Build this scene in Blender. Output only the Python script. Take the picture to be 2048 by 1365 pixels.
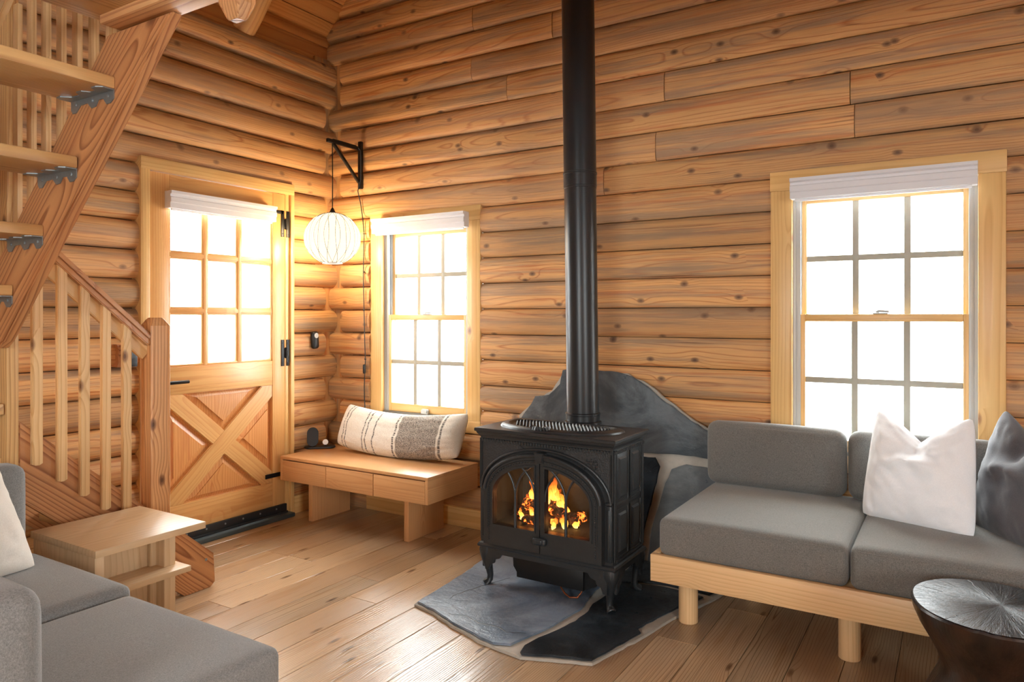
import bpy, bmesh, math, random
from mathutils import Vector, Matrix, noise as mnoise
PI = math.pi
for o in list(bpy.data.objects): bpy.data.objects.remove(o)
S = bpy.context.scene
COL = S.collection
random.seed(7)

# ---------------------------------------------------------------- camera, sky, light
CAM = Vector((3.60, -3.51, 1.26)); YAW = math.radians(31.75)
cd = bpy.data.cameras.new('camera'); cam = bpy.data.objects.new('camera', cd); COL.objects.link(cam)
cam.location = CAM; cam.rotation_euler = (PI / 2, 0, YAW)
cd.sensor_width = 36; cd.lens = 1440 / 2048 * 36; cd.shift_y = -49.5 / 2048; cd.clip_start = 0.05
S.camera = cam
W = bpy.data.worlds.new('overcast_sky'); S.world = W; W.use_nodes = True
W.node_tree.nodes['Background'].inputs[0].default_value = (0.92, 0.985, 0.985, 1)
W.node_tree.nodes['Background'].inputs[1].default_value = 14.0
S.view_settings.view_transform = 'Standard'; S.view_settings.look = 'None'
S.view_settings.exposure = 0.86; S.view_settings.gamma = 1
S.view_settings.use_curve_mapping = False
S.cycles.max_bounces = 10; S.cycles.diffuse_bounces = 4; S.cycles.transparent_max_bounces = 16
S.cycles.sample_clamp_indirect = 6; S.cycles.caustics_reflective = False; S.cycles.caustics_refractive = False

def portal(name, loc, rot, sx, sy):
    l = bpy.data.lights.new(name, 'AREA'); l.shape = 'RECTANGLE'; l.size = sx; l.size_y = sy
    l.cycles.is_portal = True
    o = bpy.data.objects.new(name, l); COL.objects.link(o); o.location = loc; o.rotation_euler = rot
    return o
portal('window_daylight', (0.755, 0.23, 1.24), (-PI / 2, 0, 0), 0.72, 1.30)
portal('window_daylight', (3.31, 0.23, 1.24), (-PI / 2, 0, 0), 0.76, 1.30)
portal('door_daylight', (-0.23, -0.85, 1.45), (0, -PI / 2, 0), 0.95, 0.72)
portal('rear_daylight', (3.0, -6.23, 1.5), (PI / 2, 0, 0), 1.3, 1.2)
portal('side_fill_daylight', (6.63, -4.2, 1.5), (0, PI / 2, 0), 1.2, 1.3)  # sky light through the opening added in the right wall

# ---------------------------------------------------------------- node helpers and materials
class G:
    def __init__(s, name):
        s.m = bpy.data.materials.new(name); s.m.use_nodes = True
        s.nt = s.m.node_tree; s.nt.nodes.clear()
        s.out = s.nt.nodes.new('ShaderNodeOutputMaterial')
    def n(s, t, **k):
        nd = s.nt.nodes.new(t)
        for a, b in k.items(): setattr(nd, a, b)
        return nd
    def put(s, sock, v):
        if v is None: return
        if isinstance(v, bpy.types.NodeSocket): s.nt.links.new(v, sock)
        elif isinstance(v, (tuple, list)) and len(v) == 3 and sock.type == 'RGBA': sock.default_value = (*v, 1)
        else: sock.default_value = v
    def math(s, op, a, b=None, c=None, clamp=False):
        nd = s.n('ShaderNodeMath', operation=op); nd.use_clamp = clamp
        for i, v in enumerate((a, b, c)): s.put(nd.inputs[i], v)
        return nd.outputs[0]
    def vec(s, x, y, z):
        nd = s.n('ShaderNodeCombineXYZ')
        for i, v in enumerate((x, y, z)): s.put(nd.inputs[i], v)
        return nd.outputs[0]
    def sep(s, v):
        nd = s.n('ShaderNodeSeparateXYZ'); s.put(nd.inputs[0], v); return nd.outputs
    def noise(s, v, scale=1, detail=2, rough=.5, dist=0):
        nd = s.n('ShaderNodeTexNoise'); s.put(nd.inputs['Vector'], v)
        nd.inputs['Scale'].default_value = scale; nd.inputs['Detail'].default_value = detail
        nd.inputs['Roughness'].default_value = rough; nd.inputs['Distortion'].default_value = dist
        return nd.outputs['Fac']
    def ramp(s, f, stops, interp='LINEAR'):
        nd = s.n('ShaderNodeValToRGB'); cr = nd.color_ramp; cr.interpolation = interp
        while len(cr.elements) < len(stops): cr.elements.new(.5)
        for e, (p, c) in zip(cr.elements, stops):
            e.position = p; e.color = (*c, 1) if isinstance(c, (tuple, list)) else (c, c, c, 1)
        s.put(nd.inputs[0], f); return nd.outputs[0]
    def mix(s, f, a, b, mode='MIX'):
        nd = s.n('ShaderNodeMix', data_type='RGBA', blend_type=mode)
        s.put(nd.inputs[0], f); s.put(nd.inputs[6], a); s.put(nd.inputs[7], b); return nd.outputs[2]
    def attr(s, a):
        return s.n('ShaderNodeAttribute', attribute_name=a)
    def range(s, v, a, b, c=0, d=1, smooth=False):
        nd = s.n('ShaderNodeMapRange'); nd.interpolation_type = 'SMOOTHSTEP' if smooth else 'LINEAR'
        for i, x in enumerate((v, a, b, c, d)): s.put(nd.inputs[i], x)
        return nd.outputs[0]
    def bsdf(s, color, rough=.5, metal=0, bump=None, bstr=.2, bdist=.01, **k):
        p = s.n('ShaderNodeBsdfPrincipled')
        s.put(p.inputs['Base Color'], color); s.put(p.inputs['Roughness'], rough); p.inputs['Metallic'].default_value = metal
        for a, v in k.items(): s.put(p.inputs[a], v)
        if bump is not None:
            b = s.n('ShaderNodeBump'); b.inputs['Strength'].default_value = bstr; b.inputs['Distance'].default_value = bdist
            s.put(b.inputs['Height'], bump); s.nt.links.new(b.outputs[0], p.inputs['Normal'])
        s.nt.links.new(p.outputs[0], s.out.inputs[0]); s.p = p
        return s.m

def srgb(r, g, b):
    f = lambda c: (c / 255 / 12.92) if c / 255 <= .04045 else ((c / 255 + .055) / 1.055) ** 2.4
    return (f(r), f(g), f(b))

def wood(name, light, dark, weather=None, wfac=0, streak=None, sfac=0, knot=None, kgate=.55, ring=28, rough=.5,
         var=.25, amp=.5, bstr=.15, contrast=1., kscale=(3.4, 6.0), fib=.16, huevar=None, sscale=(1.7, 22), wscale=(1.1, 9), kbump=1.6, crack=0, ringw=.55):
    """Timber: growth rings about a pith line, knots, fibre, weathered patches. Vertex attribute gc = (along grain, across, across)."""
    g = G(name)
    at = g.attr('gc'); rn = g.attr('rnd').outputs['Fac']
    x, a, b = g.sep(at.outputs['Vector'])
    off = g.math('MULTIPLY', rn, 61.0)
    L = g.math('ADD', x, off)
    A = g.math('ADD', a, g.math('MULTIPLY', rn, 17.0)); B = g.math('ADD', b, g.math('MULTIPLY', rn, 29.0))
    n1 = g.noise(g.vec(g.math('MULTIPLY', L, .9), g.math('MULTIPLY', A, 5), g.math('MULTIPLY', B, 5)), 1, 2, .5)
    vo = g.n('ShaderNodeTexVoronoi', voronoi_dimensions='2D')
    vo.inputs['Scale'].default_value = 1
    g.put(vo.inputs['Vector'], g.vec(g.math('MULTIPLY', L, kscale[0]), g.math('MULTIPLY', g.math('ADD', A, B), kscale[1]), 0))
    d = vo.outputs['Distance']; gate = g.math('GREATER_THAN', g.sep(vo.outputs['Color'])[0], kgate)
    kb = g.math('MULTIPLY', g.math('EXPONENT', g.math('MULTIPLY', g.math('MULTIPLY', d, d), -22.0)), gate)
    ca = g.math('ADD', a, g.math('MULTIPLY_ADD', rn, .10, -.05)); cb = g.math('ADD', b, g.math('MULTIPLY_ADD', rn, .08, .03))
    r = g.math('SQRT', g.math('ADD', g.math('MULTIPLY', ca, ca), g.math('MULTIPLY', cb, cb)))
    rr = g.math('ADD', g.math('MULTIPLY', r, ring), g.math('ADD', g.math('MULTIPLY', n1, amp * 7), g.math('MULTIPLY', kb, kbump)))
    fr = g.math('FRACT', rr)
    rg = g.math('MULTIPLY', g.ramp(fr, [(0, 0.), (ringw, .25 if ringw < .6 else .06), (.88, 1.), (1, 0.)]), contrast, clamp=True)
    c = g.mix(rg, light, dark)
    fv = g.vec(g.math('MULTIPLY', L, 7), g.math('MULTIPLY', A, 170), g.math('MULTIPLY', B, 170))
    fn = g.noise(fv, 1, 2, .6)
    if streak:
        sn = g.noise(g.vec(g.math('MULTIPLY', L, sscale[0]), g.math('MULTIPLY', A, sscale[1]), g.math('MULTIPLY', B, sscale[1])), 1, 4, .65)
        c = g.mix(g.math('MULTIPLY', g.range(sn, .52, .68, 0, 1, True), sfac), c, streak)
    if weather:
        wn = g.noise(g.vec(g.math('MULTIPLY', L, wscale[0]), g.math('MULTIPLY', A, wscale[1]), g.math('MULTIPLY', B, wscale[1])), 1, 5, .66)
        c = g.mix(g.math('MULTIPLY', g.range(wn, .42, .66, 0, 1, True), wfac), c, weather)
    if knot:
        ka = g.math('MULTIPLY', g.range(d, .115, .05, 0, .75, True), gate)
        c = g.mix(ka, c, knot)
        kc = g.math('MULTIPLY', g.range(d, .05, .02, 0, .6, True), gate)
        c = g.mix(kc, c, (knot[0] * .35, knot[1] * .35, knot[2] * .35))
    if crack:
        cn = g.noise(g.vec(g.math('MULTIPLY', L, 1.3), g.math('MULTIPLY', A, 75), g.math('MULTIPLY', B, 75)), 1, 3, .7)
        c = g.mix(g.math('MULTIPLY', g.range(cn, .63, .70, 0, 1, True), crack), c, (dark[0] * .28, dark[1] * .24, dark[2] * .22))
        c = g.mix(g.math('MULTIPLY', g.range(cn, .37, .30, 0, 1, True), crack * .5), c, (min(1, light[0] * 1.15), min(1, light[1] * 1.2), min(1, light[2] * 1.25)))
    v = g.math('ADD', g.math('MULTIPLY_ADD', rn, var, 1 - var / 2), g.math('MULTIPLY_ADD', fn, fib * 2, -fib))
    c = g.mix(1, c, g.vec(v, v, v), 'MULTIPLY')
    if huevar:
        c = g.mix(g.math('MULTIPLY', g.math('FRACT', g.math('MULTIPLY', rn, 7.31)), huevar[1]), c, huevar[0])
    bp = g.math('ADD', g.math('MULTIPLY', fn, .5), g.math('MULTIPLY', rg, -.5))
    return g.bsdf(c, rough, bump=bp, bstr=bstr, bdist=.004)

M = {}
M['log'] = wood('log_pine', srgb(212, 160, 101), srgb(166, 98, 48), srgb(138, 116, 94), .85, srgb(184, 102, 46), .75, srgb(88, 60, 44),
                kgate=.62, ring=150, rough=.6, var=.34, amp=.7, ringw=.72, contrast=.8, huevar=(srgb(196, 146, 102), .35), kscale=(4.2, 6.5), sscale=(1.1, 30), wscale=(.7, 15), kbump=.9, bstr=.35, crack=.7)
M['log_back'] = wood('log_core', srgb(104, 76, 52), srgb(78, 56, 38), rough=.8, var=.1)
M['fir'] = wood('fir_trim', srgb(230, 188, 124), srgb(212, 162, 98), None, 0, srgb(208, 148, 84), .35, srgb(150, 96, 58), kgate=.86, ring=75, rough=.38, var=.12, amp=.35, fib=.06, contrast=.8)
M['fir_red'] = wood('fir_door', srgb(226, 174, 110), srgb(210, 148, 86), None, 0, srgb(204, 134, 74), .4, None, ring=80, rough=.33, var=.14, amp=.3, fib=.06, contrast=.7)
M['fir_panel'] = wood('fir_door_panel', srgb(216, 154, 94), srgb(198, 128, 72), None, 0, srgb(190, 112, 62), .5, None, ring=70, rough=.33, var=.25, amp=.3, fib=.06)
M['stair'] = wood('stair_fir', srgb(202, 144, 94), srgb(144, 86, 50), None, 0, srgb(180, 108, 64), .4, srgb(94, 50, 30), kgate=.62, ring=95, rough=.42, var=.14, amp=.8, fib=.1, kscale=(2.0, 4.0))
M['tread'] = wood('tread_pine', srgb(214, 172, 116), srgb(178, 130, 80), None, 0, srgb(190, 136, 82), .35, srgb(100, 60, 34), kgate=.8, ring=85, rough=.4, var=.22, amp=.5, fib=.1)
M['baluster'] = wood('baluster_pine', srgb(226, 188, 136), srgb(206, 160, 106), None, 0, srgb(206, 156, 100), .3, srgb(124, 72, 42), kgate=.82, ring=60, rough=.4, var=.16, amp=.35, fib=.06)
M['rail'] = wood('handrail_fir', srgb(196, 138, 88), srgb(160, 102, 60), rough=.3, ring=80, var=.1, amp=.3, fib=.06)
M['ceil'] = wood('ceiling_board', srgb(206, 148, 90), srgb(184, 122, 68), None, 0, srgb(184, 116, 62), .4, srgb(84, 46, 24), kgate=.7, ring=60, rough=.4, var=.16, amp=.4, fib=.06)
M['beam'] = wood('loft_timber', srgb(216, 164, 112), srgb(174, 116, 72), None, 0, srgb(190, 122, 74), .35, srgb(96, 54, 32), kgate=.7, ring=90, rough=.45, var=.1, amp=.5)
M['peeled'] = wood('peeled_pole', srgb(214, 166, 108), srgb(190, 138, 84), srgb(180, 150, 112), .3, None, 0, srgb(110, 66, 40), kgate=.7, ring=40, rough=.5, var=.1)
M['floor'] = wood('oak_floor', srgb(192, 164, 130), srgb(132, 104, 76), srgb(168, 148, 124), .5, srgb(146, 108, 70), .45, srgb(72, 48, 34), kgate=.66, ring=105, rough=.27, var=.5, amp=1.0, ringw=.7, crack=.5,
                  bstr=.25, fib=.13, kscale=(2.4, 9.0), huevar=(srgb(160, 122, 86), .5))
M['bench'] = wood('bench_oak', srgb(212, 162, 112), srgb(198, 146, 96), None, 0, srgb(196, 140, 90), .3, None, ring=120, rough=.3, var=.08, amp=.3, fib=.08)
M['pale'] = wood('pale_oak', srgb(228, 190, 142), srgb(214, 172, 122), None, 0, srgb(212, 170, 120), .3, None, ring=90, rough=.42, var=.06, amp=.5, fib=.08)
M['ash'] = wood('ash_table', srgb(216, 186, 148), srgb(204, 172, 132), None, 0, srgb(206, 174, 134), .3, None, ring=40, rough=.4, var=.06, amp=.8, fib=.06)

M['floor'].node_tree.nodes['Principled BSDF'].inputs['Specular IOR Level'].default_value = .8

def plain(name, c, rough=.5, metal=0, nscale=0, namp=.15, bstr=.1, bscale=None, **k):
    g = G(name); tc = g.n('ShaderNodeTexCoord').outputs['Object']
    col = c; bump = None
    if nscale:
        nz = g.noise(tc, nscale, 4, .6)
        v = g.math('MULTIPLY_ADD', nz, namp * 2, 1 - namp)
        col = g.mix(1, c, g.vec(v, v, v), 'MULTIPLY')
    if bscale: bump = g.noise(tc, bscale, 3, .6)
    return g.bsdf(col, rough, metal, bump, bstr, .003, **k)

def fabric(name, c1, c2, scale=900, rough=.95, patch=.1, sheen=.25):
    g = G(name); tc = g.n('ShaderNodeTexCoord').outputs['Object']
    x, y, z = g.sep(tc)
    w1 = g.noise(g.vec(g.math('MULTIPLY', x, scale), g.math('MULTIPLY', y, scale * .4), g.math('MULTIPLY', z, scale * .4)), 1, 1)
    w2 = g.noise(g.vec(g.math('MULTIPLY', x, scale * .4), g.math('MULTIPLY', y, scale), g.math('MULTIPLY', z, scale)), 1, 1)
    w3 = g.noise(tc, 560, 3, .8)
    w = g.math('ADD', g.math('MULTIPLY', g.math('ADD', w1, w2), .3), g.math('MULTIPLY', w3, .4))
    c = g.mix(g.range(w, .36, .64, 0, 1), c1, c2)
    p = g.noise(tc, 5, 3, .6); v = g.math('MULTIPLY_ADD', p, patch * 2, 1 - patch)
    c = g.mix(1, c, g.vec(v, v, v), 'MULTIPLY')
    return g.bsdf(c, rough, bump=w, bstr=.25, bdist=.002, **{'Sheen Weight': sheen})
M['sofa'] = fabric('grey_brown_weave', srgb(84, 83, 80), srgb(130, 128, 123), 560)
M['sofa_felt'] = fabric('grey_felt', srgb(100, 101, 101), srgb(146, 146, 145), 560)
M['white_linen'] = fabric('white_linen', srgb(236, 239, 244), srgb(246, 248, 252), 500, .9, .02)
M['dark_linen'] = fabric('charcoal_linen', srgb(74, 74, 80), srgb(94, 92, 96), 700, .85, .08)
M['gauze'] = fabric('cream_gauze', srgb(222, 216, 206), srgb(238, 233, 225), 500, .9, .04)

def slate(name, c1, c2, vein):
    g = G(name); tc = g.n('ShaderNodeTexCoord').outputs['Object']
    a = g.noise(tc, 3.2, 6, .65, .6); b = g.noise(tc, 14, 5, .7); f = g.noise(tc, 60, 3, .7)
    c = g.mix(g.range(a, .38, .64, 0, 1, True), c1, c2)
    c = g.mix(g.range(b, .64, .76, 0, .45, True), c, vein)
    c = g.mix(g.range(f, .7, .78, 0, .35, True), c, (vein[0] * 1.3, vein[1] * 1.3, vein[2] * 1.3))
    h = g.math('ADD', g.math('MULTIPLY', a, 1.2), g.math('MULTIPLY', b, .4))
    return g.bsdf(c, g.range(b, .3, .7, .26, .5), bump=h, bstr=.5, bdist=.014)
M['slate'] = slate('blue_slate', srgb(66, 72, 77), srgb(106, 113, 118), srgb(148, 150, 148))
M['slate_daylit'] = slate('daylit_slate', srgb(92, 104, 120), srgb(132, 144, 160), srgb(158, 158, 150))  # left hearth slab: bluish daylight put into the slate colour
M['slate_dark'] = slate('black_slate', srgb(30, 35, 40), srgb(54, 61, 68), srgb(112, 116, 118))
M['slate_grey'] = slate('grey_slate', srgb(92, 96, 100), srgb(124, 128, 128), srgb(156, 146, 128))
M['mortar'] = plain('lime_mortar', srgb(176, 170, 160), .9, nscale=40, namp=.15, bscale=90, bstr=.3)
M['iron'] = plain('black_cast_iron', srgb(52, 54, 56), .33, .3, nscale=30, namp=.12, bscale=240, bstr=.25)
M['iron_rough'] = plain('pebbled_cast_iron', srgb(54, 55, 57), .42, .3, bscale=130, bstr=.9)
M['pipe'] = plain('satin_black_pipe', srgb(40, 41, 43), .33, .3, bscale=30, bstr=.03)
M['black'] = plain('black_plastic', srgb(24, 24, 25), .4)
M['blackmetal'] = plain('blackened_steel', srgb(34, 33, 33), .42, .5, nscale=60)
M['zinc'] = plain('galvanised_steel', srgb(150, 160, 164), .42, .75, nscale=60, namp=.15)
M['rubber'] = plain('black_rubber', srgb(36, 40, 42), .5)
M['threshold'] = plain('grey_threshold', srgb(78, 90, 92), .45, .4)
M['grey'] = plain('grey_vinyl', srgb(186, 188, 188), .4)
M['sill'] = plain('grey_sill', srgb(98, 96, 92), .5)
M['muntin'] = plain('taupe_grille', srgb(166, 162, 148), .5)
M['blindwhite'] = plain('white_blind', srgb(232, 234, 240), .45)
M['dial'] = plain('silver_dial', srgb(205, 205, 205), .35, nscale=40, namp=.1)
M['white'] = plain('white_plastic', srgb(235, 235, 232), .35)
M['copper'] = plain('copper_tube', srgb(140, 90, 66), .35, .8)
M['snow'] = plain('snow', srgb(244, 247, 252), .9, nscale=.6, namp=.04)
M['firebrick'] = plain('fireback', srgb(70, 72, 70), .75, nscale=5, namp=.5)
M['cleat'] = wood('pale_cleat', srgb(226, 184, 124), srgb(208, 160, 100), rough=.4, ring=60, var=.05)

def glass(name, refl=.06, tint=(1, 1, 1)):
    g = G(name); t = g.n('ShaderNodeBsdfTransparent'); t.inputs[0].default_value = (*tint, 1)
    gl = g.n('ShaderNodeBsdfGlossy'); gl.inputs['Roughness'].default_value = .02
    mx = g.n('ShaderNodeMixShader'); lw = g.n('ShaderNodeLayerWeight'); lw.inputs[0].default_value = .5
    g.put(mx.inputs[0], g.math('MULTIPLY_ADD', g.math('POWER', lw.outputs['Facing'], 5.0), .6, refl * .4, clamp=True))
    g.nt.links.new(t.outputs[0], mx.inputs[1]); g.nt.links.new(gl.outputs[0], mx.inputs[2])
    g.nt.links.new(mx.outputs[0], g.out.inputs[0]); return g.m
M['glass'] = glass('window_glass'); M['fireglass'] = glass('stove_glass', .12, (.96, .94, .9))

def shade_mat():
    g = G('bubble_shade'); tr = g.n('ShaderNodeBsdfTransparent'); tr.inputs[0].default_value = (1, .95, .84, 1)
    df = g.n('ShaderNodeBsdfDiffuse'); df.inputs[0].default_value = (.05, .045, .035, 1)
    em = g.n('ShaderNodeEmission'); em.inputs[0].default_value = (1, .88, .68, 1); em.inputs[1].default_value = .50
    m1 = g.n('ShaderNodeMixShader'); m1.inputs[0].default_value = .2; ad = g.n('ShaderNodeAddShader'); l = g.nt.links.new
    l(df.outputs[0], m1.inputs[1]); l(tr.outputs[0], m1.inputs[2]); l(m1.outputs[0], ad.inputs[0]); l(em.outputs[0], ad.inputs[1]); l(ad.outputs[0], g.out.inputs[0]); return g.m
M['shade'] = shade_mat()

def emit(name, c, s):
    g = G(name); e = g.n('ShaderNodeEmission'); e.inputs[0].default_value = (*c, 1); e.inputs[1].default_value = s
    g.nt.links.new(e.outputs[0], g.out.inputs[0]); return g.m
M['bulb'] = emit('lit_diffuser', (1, .9, .7), 1.2)

def flame_mat():
    g = G('flame'); h = g.sep(g.attr('gc').outputs['Vector'])[0]
    tc = g.n('ShaderNodeTexCoord').outputs['Object']; x, y, z = g.sep(tc)
    nz = g.noise(g.vec(g.math('MULTIPLY', x, 60), g.math('MULTIPLY', y, 60), g.math('MULTIPLY', z, 22)), 1, 3, .6, .5)
    t = g.math('ADD', h, g.math('MULTIPLY_ADD', nz, .9, -.45))
    c = g.ramp(t, [(0, (1, .60, .17)), (.22, (1, .36, .055)), (.65, (1, .2, .02)), (1, (.7, .06, .005))])
    e = g.n('ShaderNodeEmission'); g.put(e.inputs[0], c); g.put(e.inputs[1], g.range(t, 0, 1, 3.6, .9))
    tr = g.n('ShaderNodeBsdfTransparent'); mx = g.n('ShaderNodeMixShader')
    lw = g.n('ShaderNodeLayerWeight'); lw.inputs[0].default_value = .35
    a = g.math('MULTIPLY', g.range(t, .35, 1.05, .85, 0.0), g.math('SUBTRACT', 1.0, g.math('MULTIPLY', lw.outputs['Facing'], .9)), clamp=True)
    g.put(mx.inputs[0], a); g.nt.links.new(tr.outputs[0], mx.inputs[1]); g.nt.links.new(e.outputs[0], mx.inputs[2])
    g.nt.links.new(mx.outputs[0], g.out.inputs[0]); return g.m
M['flame'] = flame_mat()

def ember_mat():
    g = G('charred_log'); tc = g.n('ShaderNodeTexCoord').outputs['Object']
    a = g.noise(tc, 26, 4, .7); b = g.noise(tc, 70, 3, .7)
    c = g.mix(g.range(b, .4, .7, 0, 1), srgb(38, 28, 24), srgb(112, 84, 66))
    e = g.range(a, .57, .72, 0, 5.0)
    return g.bsdf(c, .85, bump=b, bstr=.8, bdist=.01, **{'Emission Color': (1, .16, .02), 'Emission Strength': e})
M['ember'] = ember_mat()

def stump_mats():
    g = G('charred_stump_top'); tc = g.n('ShaderNodeTexCoord').outputs['Object']
    x, y, z = g.sep(tc)
    x0 = g.math('ADD', x, -.01); y0 = g.math('ADD', y, -.02)
    ang = g.math('ARCTAN2', y0, x0); r = g.math('SQRT', g.math('ADD', g.math('MULTIPLY', x0, x0), g.math('MULTIPLY', y0, y0)))
    nw = g.noise(tc, 12, 3, .6)
    rays = g.noise(g.vec(g.math('MULTIPLY', ang, 9), g.math('MULTIPLY', r, 7), 0), 1, 5, .75)
    rings = g.math('FRACT', g.math('ADD', g.math('MULTIPLY', r, 55), g.math('MULTIPLY', nw, 3)))
    c = g.mix(g.range(rays, .44, .66, 0, 1), srgb(18, 15, 16), srgb(52, 50, 53))
    c = g.mix(g.math('MULTIPLY', g.range(rings, .7, 1, 0, 1), .4), c, srgb(22, 18, 18))
    red = g.math('MULTIPLY', g.range(g.math('ABSOLUTE', g.math('ADD', ang, g.math('MULTIPLY_ADD', nw, .5, .12))), .04, .13, 1, 0), g.range(r, .03, .1, 0, 1))
    c = g.mix(red, c, srgb(150, 70, 44))
    h = g.math('ADD', rays, g.math('MULTIPLY', rings, .2))
    g.bsdf(c, .26, bump=h, bstr=.4, bdist=.005)
    M['stump_top'] = g.m
    g = G('charred_stump_side'); tc = g.n('ShaderNodeTexCoord').outputs['Object']; x, y, z = g.sep(tc)
    a = g.noise(g.vec(g.math('MULTIPLY', x, 14), g.math('MULTIPLY', y, 14), g.math('MULTIPLY', z, 5)), 1, 4, .65)
    b = g.noise(g.vec(g.math('MULTIPLY', x, 60), g.math('MULTIPLY', y, 60), g.math('MULTIPLY', z, 14)), 1, 3, .6)
    c = g.mix(g.range(a, .36, .7, 0, 1), srgb(16, 11, 9), srgb(50, 31, 21))
    g.bsdf(c, .32, bump=b, bstr=.3, bdist=.005); M['stump_side'] = g.m
stump_mats()

def lumbar_mat():
    g = G('handwoven_wool'); at = g.sep(g.attr('gc').outputs['Vector'])
    tc = g.n('ShaderNodeTexCoord').outputs['Object']; x, y, z = g.sep(tc)
    wob = g.noise(tc, 9, 2); u = g.math('ADD', at[0], g.math('MULTIPLY_ADD', wob, .03, -.015))
    wv = g.noise(g.vec(g.math('MULTIPLY', x, 240), g.math('MULTIPLY', y, 700), g.math('MULTIPLY', z, 700)), 1, 2)
    fl = g.noise(tc, 130, 3, .7)
    cream = g.mix(g.range(wv, .35, .65, 0, 1), srgb(196, 188, 174), srgb(236, 232, 222))
    cream = g.mix(g.range(fl, .66, .74, 0, .8), cream, srgb(92, 82, 76))
    gry = g.mix(g.range(g.noise(tc, 210, 3, .7), .38, .6, 0, 1), srgb(70, 64, 62), srgb(176, 166, 154))
    c = g.mix(g.ramp(u, [(0, 0.), (.555, 0.), (.56, 1.), (.86, 1.), (.865, 0.), (1, 0.)]), cream, gry)
    s = [(0, 0.)]
    for p, w in ((.085, .006), (.115, .006), (.275, .006), (.305, .006), (.365, .007), (.535, .009), (.885, .010)):
        s.append((p, p, w))
    tot = None
    for q in s[1:]:
        k = g.range(g.math('ABSOLUTE', g.math('SUBTRACT', u, q[0])), q[2], q[2] * .5, 0, 1)
        tot = k if tot is None else g.math('MAXIMUM', tot, k)
    dash = g.range(g.noise(g.vec(0, g.math('MULTIPLY', at[1], 60), g.math('MULTIPLY', u, 8)), 1, 1), .38, .5, .1, .9)
    c = g.mix(g.math('MULTIPLY', tot, dash), c, srgb(58, 52, 52))
    return g.bsdf(c, .95, bump=wv, bstr=.35, bdist=.003)
M['lumbar'] = lumbar_mat()

# ---------------------------------------------------------------- mesh builder
def basis(g):
    g = Vector(g).normalized()
    up = Vector((0, 0, 1)) if abs(g.z) < .9 else Vector((1, 0, 0))
    h = (up - g * up.dot(g)).normalized()
    return g, h, g.cross(h)

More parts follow.
